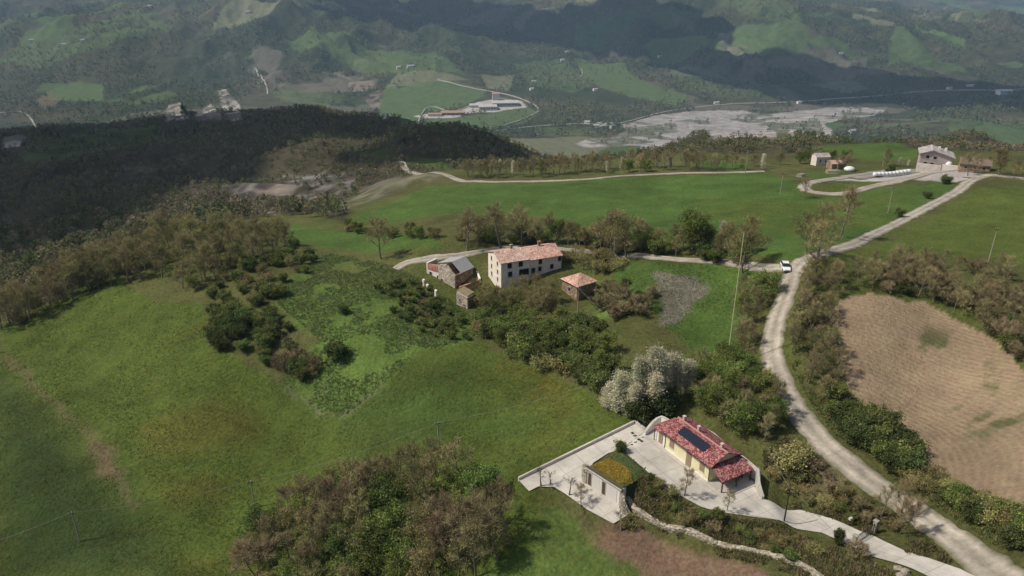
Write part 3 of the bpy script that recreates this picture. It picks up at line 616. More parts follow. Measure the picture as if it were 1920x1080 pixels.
T_ = 'tree'
grow([(485,1010),(560,960),(640,920),(740,900),(830,900),(900,930),(960,960),(985,1000),(960,1040),(880,1100),(700,1130),(520,1130),(460,1080)], 72,
     [('purple_bare_tree',3,6.5,9.5),('bare_tree',2.4,6,9),('leafy_tree',4.5,4.5,7.5),('budding_tree',3.6,6,8.5)], 'in the copse at the meadow bottom', 'of the bottom copse', 2.0)
belt([(0,598),(60,580),(130,548),(200,520),(262,505)], 15, 62, [('budding_tree',4,6.5,9),('bare_tree',3,6,9),('olive_shrub',1,2,3)], 'along the left meadow edge', 'along the left meadow edge', 1.8)
grow([(262,520),(300,562),(390,560),(410,530),(480,500),(560,470),(545,450),(420,450),(330,440),(260,470)], 72, [('budding_tree',5,6.5,9.5),('bare_tree',3,6,9),('leafy_tree',1,4,5.5)], 'in the wood left of the rough slope', 'of the wood left of the rough slope', 2.0)
grow([(420,500),(540,480),(600,480),(570,520),(520,560),(450,600),(400,600),(395,560)], 42, [('green_shrub',3,1.8,3),('olive_shrub',2,1.6,2.6),('dark_shrub',1,1.6,2.6)], 'in the upper thicket on the rough slope', 'of the upper thicket', 1.2)
grow([(400,585),(500,590),(530,630),(500,660),(430,665),(395,650)], 34, [('green_shrub',3,1.8,3),('dark_shrub',2,1.8,2.8)], 'in the dense clump on the slope', 'of the dense clump', 1.1)
grow([(480,660),(560,640),(600,690),(580,715),(520,712)], 18, [('bare_shrub',2,1.6,2.4),('green_shrub',1,1.5,2.4),('olive_shrub',1,1.5,2.2)], 'at the lower tip of the rough slope', 'at the lower tip', 1.2)
# green thicket below the ruins and the farmhouse
grow([(895,590),(960,580),(1040,600),(1120,620),(1165,680),(1160,745),(1080,728),(1000,690),(930,650),(890,625)], 78, [('green_shrub',4,2.2,3.6),('dark_shrub',2,2.2,3.4),('leafy_tree',1.6,3.2,4.6),('olive_shrub',1,2,3)], 'in the green thicket below the farmhouse', 'of the thicket below the farmhouse', 1.35)
grow([(890,545),(935,555),(1000,545),(1040,560),(1040,600),(960,600),(890,580)], 32, [('budding_tree',4,4.2,6.2),('olive_shrub',2,2,3)], 'just below the long farmhouse', 'just below the long farmhouse', 1.5)
grow([(700,540),(790,530),(860,590),(880,640),(830,640),(740,590)], 70, [('green_shrub',4,.8,1.6),('olive_shrub',1,.8,1.3),('dark_shrub',1,.8,1.3)], 'on the bank below the ruined barn', 'on the bank below the ruined barn', 1.2)
grow([(1110,545),(1180,530),(1225,560),(1215,600),(1150,600),(1120,580)], 20, [('bare_shrub',3,2,3.2),('bare_tree',1,3,4),('dark_shrub',1,1.6,2.2)], 'beside the square brick shed', 'beside the square brick shed', 1.3)
# hedge and trees behind the farmhouse
belt([(640,428),(700,440),(760,446),(830,452),(870,455)], 3.5, 16, [('green_shrub',3,1.6,2.8),('olive_shrub',2,1.5,2.5),('leafy_tree',1,3,4)], 'in the hedge left of the farm lane', 'of the hedge left of the farm lane', 1.6)
belt([(860,455),(940,450),(1020,455),(1100,460),(1200,468),(1300,474),(1400,486)], 6, 62, [('leafy_tree',3,4,6.5),('budding_tree',4,5,7.5),('bare_tree',2,5,7.5),('green_shrub',2,2,3.4)], 'in the tree row along the farm lane', 'in the tree row along the farm lane', 1.7)
grow([(1060,478),(1150,480),(1180,500),(1120,520),(1060,505)], 12, [('olive_shrub',2,2,3),('bare_tree',1,3.5,4.5)], 'between the farmhouse and the lane', 'between the farmhouse and the lane', 1.6)
# strips beside the road
belt([(1405,545),(1408,600),(1395,660),(1385,700)], 3.5, 18, [('bare_tree',3,3.5,5),('budding_tree',2,3.5,5),('leafy_tree',1,3,4)], 'on the left road verge above the house', 'on the left verge of the road', 1.5)
belt([(1545,520),(1530,570),(1520,640),(1530,700),(1545,750)], 5, 38, [('bare_tree',4,3.5,5.5),('budding_tree',1,3.5,5),('green_shrub',2,1.6,2.6),('bare_shrub',2,1.6,2.6)], 'between the road and the ploughed field', 'between the road and the ploughed field', 1.4, clear=3.0)
grow([(1290,700),(1380,690),(1440,730),(1475,800),(1430,830),(1370,810),(1320,780)], 40, [('leafy_tree',5,4,5.6),('bare_tree',2,4.5,6),('budding_tree',1,4,5)], 'in the grove behind the yellow house', 'of the grove behind the yellow house', 1.7)
grow([(1560,780),(1640,790),(1700,840),(1720,890),(1650,890),(1590,850)], 24, [('green_shrub',3,2,3),('dark_shrub',2,2,3.2),('leafy_tree',1,3.4,4.4)], 'in the clump at the field corner', 'of the clump at the field corner', 1.4, clear=3.2)
belt([(1700,905),(1760,940),(1830,980),(1900,1030)], 4.5, 40, [('green_shrub',3,1.2,2.2),('dark_shrub',1,1.2,2),('olive_shrub',2,1.3,2.2)], 'on the right bank below the field', 'on the right bank of the road', 1.1, clear=3.0)
grow([(1480,830),(1560,880),(1640,950),(1690,1000),(1640,1000),(1540,950),(1440,900),(1430,850)], 24, [('olive_shrub',3,.9,1.7),('green_shrub',1,.8,1.5),('bare_shrub',3,1,1.8)], 'on the slope between road and driveway', 'on the slope between road and driveway', 1.2, clear=3.2)
grow([(1210,885),(1300,950),(1400,990),(1500,1020),(1560,1050),(1500,1060),(1380,1020),(1280,990),(1200,940)], 24, [('olive_shrub',3,.7,1.4),('green_shrub',2,.7,1.3),('bare_shrub',1,.8,1.4)], 'on the bank above the stone wall', 'on the bank below the driveway', 1.0)
# right hand thicket
grow([(1600,535),(1680,520),(1800,545),(1920,560),(1960,640),(1930,690),(1880,650),(1800,590),(1740,562),(1640,545)], 60, [('bare_tree',3,3.6,5.6),('bare_shrub',3,2,3.4),('dark_shrub',1,1.6,2.6),('purple_bare_tree',2,3.6,5)], 'in the thicket above the ploughed field', 'of the thicket above the ploughed field', 1.7)
belt([(1640,520),(1760,500),(1860,520),(1920,530)], 4, 16, [('bare_tree',3,3,5),('bare_shrub',1,2,3)], 'along the foot of the right meadow', 'along the foot of the right meadow', 2)
belt([(1540,480),(1600,455),(1660,428)], 3.0, 9, [('green_shrub',2,1.5,2.6),('dark_shrub',2,1.5,2.4)], 'on the verge of the climbing road', 'on the verge of the climbing road', 1.6)
# trees one can point to
def one(kd, u, v, H, label, cat='tree', wide=1.0): p = at1(u, v); return plant(kd, p[0], p[1], H, label, cat, wide=wide)
one('bare_tree', 715, 486, 10, 'lone bare round tree on the slope left of the ruined barn', wide=1.15)
one('bare_tree', 876, 470, 10, 'dark bare tree behind the ruined barn, forked low over the lane')
one('bare_tree', 940, 466, 11, 'broad brown tree behind the long farmhouse roof', wide=1.35)
one('bare_tree', 978, 466, 10.5, 'second broad brown tree behind the farmhouse, right of the first', wide=1.2)
one('bare_tree', 1148, 492, 12, 'tall bare tree with twin stems beside the lane right of the farmhouse', wide=1.2)
one('budding_tree', 1172, 488, 11, 'brown budding tree just right of the twin stemmed tree', wide=1.1)
one('leafy_tree', 1300, 474, 11, 'tall green tree with pointed top in the lane row', wide=.9)
one('poplar', 1352, 474, 7.5, 'small white blossoming tree in the lane row')
one('budding_tree', 1392, 512, 10.5, 'wide brown budding tree at the lane end near the car', wide=1.25)
one('leafy_tree', 1424, 566, 5.8, 'bright green tree at the corner where lane meets road', wide=1.1)
one('bare_tree', 1574, 445, 12.5, 'tall bare tree left of the climbing road', wide=.9)
one('bare_tree', 1535, 482, 10, 'bare tree leaning over the road opposite the car', wide=.9)
one('budding_tree', 1512, 474, 9, 'low brown budding tree left of the climbing road')
one('bare_tree', 1530, 528, 10.5, 'open bare tree on the right of the road junction')
_po = [(one('poplar', u, v, H, '', 'tree', wide=w_)) for u, v, H, w_ in ((1138,768,6,1.5),(1158,774,7.5,1.5),(1180,780,6,1.6),(1188,764,9.5,1.1),(1214,758,12.3,1.0),(1226,764,9,1.2),(1234,752,9.6,1.4),(1222,772,7,1.5),(1260,746,8.8,1.4),(1284,738,6.2,1.5))]
for o in _po: o['group'] = 'silvery poplars above the yellow house'
relabel(['poplar']*len(_po), _po, 'in the pale clump above the yellow house')
for u, v, H, ws in [(1195,780,3.2,'left'),(1240,765,3.5,'middle'),(1215,775,3.0,'front')]: one('dark_shrub', u, v, H, f'dark bush under the silvery poplars, {ws} one of three', 'shrub', 1.2)
one('leafy_tree', 1040, 640, 6, 'bright green round tree below the square brick shed', wide=1.0)
one('leafy_tree', 1088, 665, 4.6, 'smaller bright green tree right of the round green one')
one('dark_shrub', 632, 672, 3.4, 'round dark evergreen bush alone on the rough slope', 'shrub', 1.1)
one('dark_shrub', 645, 588, 1.8, 'small dark bush with a long shadow above the round evergreen', 'shrub')
one('dark_shrub', 542, 618, 1.6, 'small dark bush between the clump and the rough slope', 'shrub')
one('dark_shrub', 1686, 408, 2.4, 'small dark bush beside the climbing road', 'shrub', .7)
one('dark_shrub', 1772, 345, 2.6, 'dark bush on the inside of the road fork', 'shrub')
one('green_shrub', 1738, 372, 1.8, 'small bush on the meadow below the fork', 'shrub')
one('bare_tree', 1282, 930, 4.2, 'bare tree at the edge of the drive in front of the yellow house', wide=.9)
one('bare_tree', 1362, 958, 3.2, 'smaller bare tree at the lower end of the house front', wide=.9)
one('purple_bare_tree', 1688, 1000, 5.5, 'bare tree on the bank beyond the gate, left of two', wide=.7)
one('bare_tree', 1650, 975, 5.0, 'bare forked tree between gate and road', wide=.8)
one('bare_tree', 1690, 968, 5.2, 'bare forked tree next to the road above the gate', wide=.8)
one('dark_shrub', 1572, 1022, 2.0, 'narrow dark conifer bush left of the gate', 'shrub', .5)
one('bare_shrub', 1600, 1045, 2.0, 'bare thorny bush at the foot of the gate', 'shrub')
one('pollarded_tree', 1066, 930, 3.2, 'small pollarded tree with a mop head at the yard edge')
one('pollarded_tree', 1014, 912, 3.4, 'twin stemmed dark pollard near the left corner of the yard')
one('pollarded_tree', 1032, 908, 2.4, 'short dark pollard beside the yard corner')
one('pollarded_tree', 1166, 995, 3.4, 'bare cut stem below the front corner of the yard')
one('bare_tree', 1090, 950, 3.0, 'low sprawling bare tree at the yard edge before the garage', wide=1.3)
one('olive_shrub', 1180, 990, 1.6, 'rounded olive bush below the yard corner', 'shrub')
one('dark_shrub', 1163, 848, 1.7, 'small dark bush at the point of the planted garage roof', 'shrub', .8)
one('olive_shrub', 1470, 880, 3.0, 'rusty brown bush above the driveway behind the house', 'shrub', 1.3)
one('olive_shrub', 1500, 865, 2.2, 'second rusty bush on the slope behind the house', 'shrub', 1.2)
one('bare_tree', 1508, 372, 5.5, 'bare bush-like tree at the hairpin bend', wide=1.1)
one('budding_tree', 1662, 312, 6, 'round olive tree behind the white tarps', wide=1.2)
one('budding_tree', 1872, 330, 9.5, 'tall round brown tree right of the upper house', wide=1.1)
one('bare_tree', 1815, 330, 7, 'bare tree between the upper house and its barn')
one('bare_tree', 1832, 325, 6, 'bare thin tree beside the barn wall')
one('bare_tree', 1900, 335, 4, 'small bare trunk by the road at the right edge')
one('purple_bare_tree', 1580, 318, 5.5, 'reddish bare tree beside the small grey barn', wide=1.2)
grow([(690,430),(790,400),(800,425),(740,440)], 0, [('green_shrub',1,1,2)], '', '', 1)
# the belt of trees behind the field track
belt([(870,332),(950,331),(1050,326),(1150,321),(1250,317),(1350,316),(1440,316)], 10, 66, [('budding_tree',4,5,8),('bare_tree',4,5,8),('poplar',.35,5,6.5),('leafy_tree',.6,4,6)], 'in the belt behind the field track', 'of the belt behind the field track', 2.2)
belt([(1440,308),(1540,302),(1600,298)], 7, 10, [('budding_tree',2,4,6),('leafy_tree',1,4,5)], 'behind the barns on the crest', 'behind the barns on the crest', 2.2)
belt([(1860,325),(1930,330)], 6, 5, [('bare_tree',2,4,6)], 'right of the upper house by the road', 'right of the upper house', 2.2)

# ---- woods further off: one mass each
def low_tree(kind_, H, k):
    a = Acc(); 
    if kind_ == 'conifer':
        z = rng.uniform(.08, 1, k); r = (1-z)*.22*H*rng.uniform(.5, 1.1, k)
    else:
        z = .25+.75*rng.uniform(0, 1, k)**.8; r = .34*H*np.sqrt(np.clip(1-((z-.6)/.42)**2, .05, 1))*rng.uniform(.5, 1.05, k)
    th = rng.uniform(0, 6.28, k); P = np.stack([r*np.cos(th), r*np.sin(th), z*H], 1)
    n = len(P); A = unit(rng.normal(size=(n, 3)))*H*.12*(22/k)**.4; B = unit(np.cross(A, rng.normal(size=(n, 3))))*H*.12*(22/k)**.4
    V = np.stack([P-A, P+A*.6+B, P+A*.4-B], 1).reshape(-1, 3); return V, np.arange(3*n).reshape(-1, 3)
def wood(name, X, Y, H, cols, conif, k, label, cat='woodland', zoff=-.3):
    Z = height(X, Y)+zoff; n = len(X); B = [low_tree('broad', 1, k) for _ in range(8)]; Bc = [low_tree('conifer', 1, k) for _ in range(4)]
    pick = rng.integers(0, 8, n); pc = rng.integers(0, 4, n); ang = rng.uniform(0, 6.28, n); Vs, Fs, Cs = [], [], []; base = 0
    for g in range(12):
        sel = (~conif)&(pick == g) if g < 8 else conif&(pc == g-8)
        if not sel.any(): continue
        V, F = B[g] if g < 8 else Bc[g-8]; ca, sa = np.cos(ang[sel])[:,None], np.sin(ang[sel])[:,None]; h = H[sel][:,None]
        P = np.stack([(V[:,0]*ca-V[:,1]*sa)*h+X[sel][:,None], (V[:,0]*sa+V[:,1]*ca)*h+Y[sel][:,None], V[:,2]*h+Z[sel][:,None]], -1)
        m = sel.sum(); Vs.append(P.reshape(-1, 3)); Fs.append((np.arange(m)[:,None,None]*len(V)+F[None]).reshape(-1, 3)+base); base += m*len(V)
        Cs.append(np.repeat(cols[sel], len(V), 0)*np.tile(rng.uniform(.75, 1.25, (len(V), 1)), (m, 1)))
    o = link(name, mesh_np(name, np.concatenate(Vs), np.concatenate(Fs), [m_leaf], np.concatenate(Cs))); struct(o, 'stuff', label, cat); return o
def cand(n, y0, y1, smax=.9):
    Y = np.sqrt(rng.uniform(0, 1, n)*((y1+60.)**2-(y0+60.)**2)+(y0+60.)**2)-60; return rng.uniform(-smax, smax, n)*(Y+60), Y
def tree_cols(n, X, Y, far):
    p = fbm(X, Y, 80 if not far else 200, 3, 71)
    pal = np.array([(.15,.13,.075),(.11,.12,.055),(.085,.105,.045),(.17,.14,.095)]) if not far else np.array([(.115,.115,.065),(.09,.11,.052),(.07,.095,.05),(.14,.12,.08)])
    ix = np.clip((p*6-1+rng.normal(0, .9, n)).astype(int), 0, 3); return pal[ix]*rng.uniform(.7, 1.3, (n, 1))
pcl = [np.array(q[4]) for q in paint_w if q[0] in ('scree','clay','clay2','hillg','hillg2','hillg3','hillg4','field','strip','backg','sc3')]
clearings = []
X, Y = cand(84000, 215, 1250, .62+.2)
ok = gsample(X, Y, gwood) > .45
near_field = sdist(X, Y, W([(500,415),(1440,322),(1930,330),(1930,500),(1100,470),(560,470)])) < 3
ok &= ~near_field&~((Y < 330)&(X > -40)&(X < 60)&(Y < 290))
for P in [W([(1500,300),(1930,300),(1930,345),(1500,345)])]: ok &= ~inside(X, Y, P)
X, Y = X[ok], Y[ok]; n = len(X)
con = rng.uniform(0, 1, n) < np.where((fbm(X, Y, 150, 2, 72) > .58), .12, .01)
cc = tree_cols(n, X, Y, False); cc[con] = np.array((.028,.042,.022))
wood('woodland', X, Y, rng.uniform(2.0, 4.2, n), cc*.9, con, 26, 'dark brown woodland covering the ridge between the farm and the valley')
X, Y = cand(16000, 150, 520, .85); q = (sdist(X, Y, W([(-60,600),(0,575),(120,530),(250,475),(300,445),(420,420),(520,405),(640,415),(650,398),(560,385),(400,372),(200,400),(0,425),(-80,440)])) < 0); X, Y = X[q], Y[q]; n = len(X)
if n: wood('hillside_scrub', X, Y, rng.uniform(2, 6, n), tree_cols(n, X, Y, False), np.zeros(n, bool), 46, 'brown scrub filling the hollow left of the green field', 'scrub')
X, Y = cand(120000, 1150, 5200, .86); ok = rng.uniform(0, 1, len(X)) < gsample(X, Y, gwood)*np.where(Y > 3400, .6, 1)*smooth((fbm(X, Y, 130, 3, 73)-.33)*7); X, Y = X[ok], Y[ok]; n = len(X)
con = rng.uniform(0, 1, n) < .08; cc = tree_cols(n, X, Y, True); cc[con] = (.03,.045,.03)
wood('distant_forest', X, Y, rng.uniform(7, 15, n), cc, con, 9, 'distant woods covering the far hillsides across the valley', 'forest', -1)
p = at1(350, 226); plant('leafy_tree', p[0], p[1], 15, 'single tall dark tree standing on the ridge crest', 'tree', wide=.55)
# tufts of tall grass and weeds on rough ground
def tufts(name, world, n, hlo, hi_, cols, label, k=5):
    P = np.array(world); X = rng.uniform(P[:,0].min(), P[:,0].max(), n); Y = rng.uniform(P[:,1].min(), P[:,1].max(), n); ok = inside(X, Y, P)&(fbm(X, Y, 5, 3, 81) > .40)
    ok &= (sdist(X, Y, upper_poly) > .4)&(sdist(X, Y, yard_poly) > .4)
    X, Y = X[ok], Y[ok]; rd = np.array([np.hypot(*(ROADPTS-np.array([x, y])).T).min() for x, y in zip(X, Y)]); X, Y = X[rd > 2.3], Y[rd > 2.3]; n = len(X); Z = height(X, Y)
    B = np.repeat(np.stack([X, Y, Z], 1), k, 0)+np.concatenate([rng.normal(0, .14, (n*k, 2)), np.zeros((n*k, 1))], 1)
    L_ = rng.uniform(hlo, hi_, n*k); D = unit(np.concatenate([rng.normal(0, .55, (n*k, 2)), np.ones((n*k, 1))], 1)); a = Acc(); c = np.array(cols)[rng.integers(0, len(cols), n)]
    slivers(a, B, D, L_, np.full(n*k, .16), np.repeat(c, k, 0)*rng.uniform(.7, 1.3, (n*k, 1))); v, f, q = a.arrays()
    struct(link(name, mesh_np(name, v, f, [m_leaf], q)), 'stuff', label, 'grass')
GC = [(.13,.20,.06),(.11,.17,.05),(.17,.21,.08),(.10,.15,.05)]
tufts('tall_weeds', W([(540,520),(620,475),(700,490),(800,530),(900,600),(900,650),(790,655),(722,718),(650,778),(600,772),(530,715),(600,640),(520,570)]), 26000, .12, .45, GC+[(.26,.25,.14)], 'lush knee-high weeds on the rough slope below the ruins')
tufts('dry_grass', W([(1430,850),(1500,840),(1600,900),(1700,985),(1800,1060),(1700,1040),(1600,985),(1470,945),(1440,930)]), 7000, .2, .6, [(.15,.13,.06),(.10,.11,.045),(.19,.15,.08)], 'dry tufts of grass between the road and the driveway')
tufts('bank_grass', W([(1190,870),(1300,955),(1470,985),(1600,1040),(1700,1090),(1500,1080),(1300,1020),(1190,960)]), 16000, .2, .6, [(.13,.12,.055),(.08,.11,.035),(.17,.14,.08)], 'mixed grass tufts on the bank below the driveway')
tufts('verge_grass', W([(1510,500),(1560,540),(1545,620),(1570,720),(1640,800),(1700,880),(1910,1000),(1930,1110),(1880,1060),(1700,920),(1540,800),(1480,700),(1490,560)]), 9000, .2, .6, [(.11,.11,.045),(.08,.11,.035),(.15,.12,.06)], 'long grass along the right verge of the road')
mw = W(PAINT[0][4]); tufts('meadow_grass', mw, 80000, .08, .26, [(.085,.105,.025),(.10,.12,.03),(.075,.10,.022),(.13,.125,.035),(.16,.15,.06)], 'short tussocks of grass over the big meadow', 2)
tufts('paddock_grass', W([(1170,500),(1340,494),(1415,512),(1400,600),(1365,680),(1290,650),(1230,590),(1130,545)]), 9000, .08, .26, [(.08,.13,.03),(.10,.13,.035),(.20,.18,.10)], 'short tussocks of grass in the small paddock', 2)
print('COUNTS', CNT)

# ---------------------------------------------------------------- building helpers
class MB:
    def __init__(s): s.v = []; s.f = []; s.m = []
    def poly(s, P, mi=0): n = len(s.v); s.v += [tuple(map(float, p)) for p in P]; s.f.append(tuple(range(n, n+len(P)))); s.m.append(mi)
    def prism(s, bot, top, mi=0):                            # two rings of equal length
        k = len(bot); n = len(s.v); s.v += [tuple(map(float, p)) for p in bot]+[tuple(map(float, p)) for p in top]
        s.f += [tuple(range(n+k-1, n-1, -1)), tuple(range(n+k, n+2*k))]+[(n+i, n+(i+1) % k, n+k+(i+1) % k, n+k+i) for i in range(k)]; s.m += [mi]*(k+2); return s
    def box(s, x0, x1, y0, y1, z0, z1, mi=0):
        r = [(x0,y0),(x1,y0),(x1,y1),(x0,y1)]; return s.prism([(*p, z0) for p in r], [(*p, z1) for p in r], mi)
    def slab(s, P, th, mi=0): return s.prism([(p[0], p[1], p[2]-th) for p in P], P, mi)
    def tube(s, P, R, k=6, mi=0):
        a = Acc(); tube(a, P, R, k, np.ones(3)); v, f, _ = a.arrays(); n = len(s.v); s.v += [tuple(map(float, q)) for q in v]; s.f += [tuple(int(i)+n for i in q) for q in f]; s.m += [mi]*len(f)
        for e, rev in ((0, True), (len(v)-k, False)): r = [n+e+i for i in range(k)]; s.f.append(tuple(r[::-1] if rev else r)); s.m.append(mi)
        return s
    def ball(s, c, r, sc=(1,1,1), seg=10, mi=0):
        n = len(s.v); R = seg//2+1
        for i in range(R+1):
            ph = math.pi*i/R
            for j in range(seg): th = 2*math.pi*j/seg; s.v.append((c[0]+r*sc[0]*math.sin(ph)*math.cos(th), c[1]+r*sc[1]*math.sin(ph)*math.sin(th), c[2]+r*sc[2]*math.cos(ph)))
        for i in range(R):
            for j in range(seg): s.f.append((n+i*seg+j, n+(i+1)*seg+j, n+(i+1)*seg+(j+1) % seg, n+i*seg+(j+1) % seg)); s.m.append(mi)
        return s
    def build(s, name, mats, parent=None, smooth_=False):
        me = bpy.data.meshes.new(name); me.from_pydata(s.v, [], s.f); mats = mats if isinstance(mats, list) else [mats]
        for m in mats: me.materials.append(m)
        me.polygons.foreach_set('material_index', s.m)
        if smooth_: me.polygons.foreach_set('use_smooth', [True]*len(s.f))
        me.update(); return link(name, me, parent)
def thing(name, p, rz, label, cat, group=None):
    o = bpy.data.objects.new(name, None); COL.objects.link(o); o.location = tuple(p); o.rotation_euler = (0, 0, rz); o.empty_display_size = .5
    return tag(o, label, cat, group)

def cell_mat(name, c1, c2, c3, sc, bump=.03, mort=None, rough=.9, big=.25, stretch=(1,1,1)):
    """irregular cells (rubble, tiles) that take one of three colours each"""
    m = bpy.data.materials.new(name); m.use_nodes = True; t = m.node_tree; L = t.links.new; N = t.nodes.new; b = t.nodes['Principled BSDF']; b.inputs['Roughness'].default_value = rough; b.inputs['Specular IOR Level'].default_value = .15
    tc = N('ShaderNodeTexCoord'); mp = N('ShaderNodeMapping'); mp.inputs['Scale'].default_value = stretch; L(tc.outputs['Object'], mp.inputs[0])
    v = N('ShaderNodeTexVoronoi'); v.inputs['Scale'].default_value = sc; L(mp.outputs[0], v.inputs['Vector'])
    sp = N('ShaderNodeSeparateColor'); L(v.outputs['Color'], sp.inputs[0]); cr = N('ShaderNodeValToRGB'); e = cr.color_ramp.elements
    e[0].position = .15; e[0].color = (*c1, 1); e[1].position = .85; e[1].color = (*c3, 1); q = e.new(.5); q.color = (*c2, 1); L(sp.outputs[0], cr.inputs[0])
    n = N('ShaderNodeTexNoise'); n.inputs['Scale'].default_value = .7; n.inputs['Detail'].default_value = 6; L(tc.outputs['Object'], n.inputs['Vector'])
    mr = N('ShaderNodeMapRange'); mr.inputs['From Min'].default_value = .3; mr.inputs['From Max'].default_value = .7; mr.inputs['To Min'].default_value = 1-big; mr.inputs['To Max'].default_value = 1+big; L(n.outputs['Fac'], mr.inputs['Value'])
    vm = N('ShaderNodeVectorMath'); vm.operation = 'SCALE'; L(cr.outputs[0], vm.inputs[0]); L(mr.outputs[0], vm.inputs['Scale']); L(vm.outputs[0], b.inputs['Base Color'])
    bp = N('ShaderNodeBump'); bp.inputs['Distance'].default_value = bump; bp.invert = True; L(v.outputs['Distance'], bp.inputs['Height']); L(bp.outputs[0], b.inputs['Normal'])
    return m
M = dict(
 red_tile=cell_mat('red_tile', (.12,.028,.032), (.22,.060,.060), (.36,.20,.18), 7, .04),
 old_tile=cell_mat('old_tile', (.36,.215,.17), (.45,.30,.24), (.55,.41,.34), 3.5, .05, stretch=(1.6,.6,1)),
 old_tile2=cell_mat('worn_tile', (.36,.19,.14), (.45,.27,.21), (.54,.38,.31), 3.5, .05),
 rubble=cell_mat('rubble_stone', (.32,.26,.20), (.44,.37,.29), (.55,.48,.39), 3.4, .06, big=.3),
 pale_rubble=cell_mat('pale_rubble', (.20,.175,.13), (.30,.265,.20), (.42,.38,.30), 3.6, .10, big=.25),
 brown_stone=cell_mat('brown_stone', (.20,.13,.085), (.28,.19,.13), (.36,.27,.19), 3.4, .06, big=.3),
 brick=cell_mat('red_brick', (.30,.12,.08), (.38,.17,.12), (.46,.28,.22), 7, .02),
 grey_tile=cell_mat('grey_tile', (.26,.23,.22), (.34,.31,.30), (.42,.38,.37), 2.5, .04),
 yellow=mat('yellow_plaster', (.66,.61,.38), .9, .12, .9, .004, 20), white=mat('white_plaster', (.70,.67,.62), .85, .08, 1.0, .004, 20),
 cream=mat('weathered_cream_plaster', (.72,.65,.55), .9, .18, .9, .01, 8), greyp=mat('weathered_grey_plaster', (.64,.57,.51), .9, .24, .8, .01, 8),
 conc=m_conc, shut=mat('tan_shutter', (.27,.20,.13), .6), darkw=mat('dark_opening', (.015,.014,.013), .7), wood=mat('dark_wood', (.09,.055,.035), .7, .3, 6),
 metal=mat('dark_metal', (.05,.045,.045), .45, metal=.4), pv=mat('solar_glass', (.012,.014,.024), .12, spec=.6), frame=mat('pale_frame', (.45,.42,.38), .6), greyroof=mat('grey_sheet_roof', (.34,.33,.34), .55, .15, 2),
 pole=mat('weathered_pole', (.30,.27,.20), .85, .2, 3), palepole=mat('pale_yellow_pole', (.50,.48,.28), .7), wire=mat('cable', (.20,.21,.17), .6), soil=mat('soil', (.13,.10,.06), .95, .4, 3, .03, 8), gdoor=mat('white_door_panel', (.60,.57,.53), .55),
 carw=mat('white_car_paint', (.72,.72,.72), .25, spec=.6), glass=mat('dark_glass', (.02,.022,.025), .08, spec=.6), tyre=mat('tyre', (.02,.02,.02), .9), lamp=mat('lamp_glass', (.6,.6,.58), .15), plastic=mat('white_plastic', (.66,.66,.66), .5, .05, 1.5), stone=mat('gate_stone', (.30,.265,.21), .9, .25, 3, .03, 6),
)
def window(par, axis, a, z, w_, h_, at_, style='dark', name='window', sub='pane'):
    """opening on a wall: axis 'x' = front wall (y = at_), 'g' = gable wall facing -x, 'G' = gable facing +x"""
    o = MB(); p = MB(); pr = .07; fw = .09
    def B(mb, a0, a1, z0, z1, d0, d1):
        if axis == 'x': mb.box(a0, a1, at_-d1, at_-d0, z0, z1)
        elif axis == 'g': mb.box(at_-d1, at_-d0, a0, a1, z0, z1)
        else: mb.box(at_+d0, at_+d1, a0, a1, z0, z1)
    a0, a1 = a-w_/2, a+w_/2
    if style == 'shutter':
        B(p, a0, a-.012, z, z+h_, .003, .06); B(p, a+.012, a1, z, z+h_, .003, .06)
        B(o, a0-.06, a1+.06, z-.07, z-.003, .003, .10); o = o.build(name, M['frame'], par); p.build('shutter', M['shut'], o)
    else:
        B(o, a0-fw, a0, z-.02, z+h_+fw, .003, pr); B(o, a1, a1+fw, z-.02, z+h_+fw, .003, pr); B(o, a0, a1, z+h_, z+h_+fw, .003, pr); B(o, a0-fw-.04, a1+fw+.04, z-.10, z-.022, .003, pr+.05)
        o = o.build(name, M['frame'], par); B(p, a0, a1, z, z+h_, .002, .012); p.build(sub, M['darkw'] if style == 'dark' else M['wood'], o)
    return o
def roof2(par, x0, x1, y0, y1, ze, zr, m, ov=.4, th=.14, name='roof', ridge=.5, cap=True):
    yr = y0+(y1-y0)*ridge; sl = (zr-ze)/(yr-y0); slb = (zr-ze)/(y1-yr); b = MB()
    A = [(x0-ov,y0-ov,ze-sl*ov),(x1+ov,y0-ov,ze-sl*ov),(x1+ov,yr-.002,zr),(x0-ov,yr-.002,zr)]; C2 = [(x0-ov,yr+.002,zr),(x1+ov,yr+.002,zr),(x1+ov,y1+ov,ze-slb*ov),(x0-ov,y1+ov,ze-slb*ov)]
    up = lambda P: [(p[0], p[1], p[2]+th+.02) for p in P]
    b.slab(up(A), th); b.slab(up(C2), th); r = b.build(name, m, par)
    return r, sl, yr
def gable_walls(par, L, W_, ze, zr, m, z0=-.8, ridge=.5, name='wall'):
    b = MB(); r = [(0,z0),(0,ze),(W_*ridge,zr),(W_,ze),(W_,z0)]
    b.prism([(0, y, z) for y, z in r], [(L, y, z) for y, z in r]); return b.build(name, m, par)

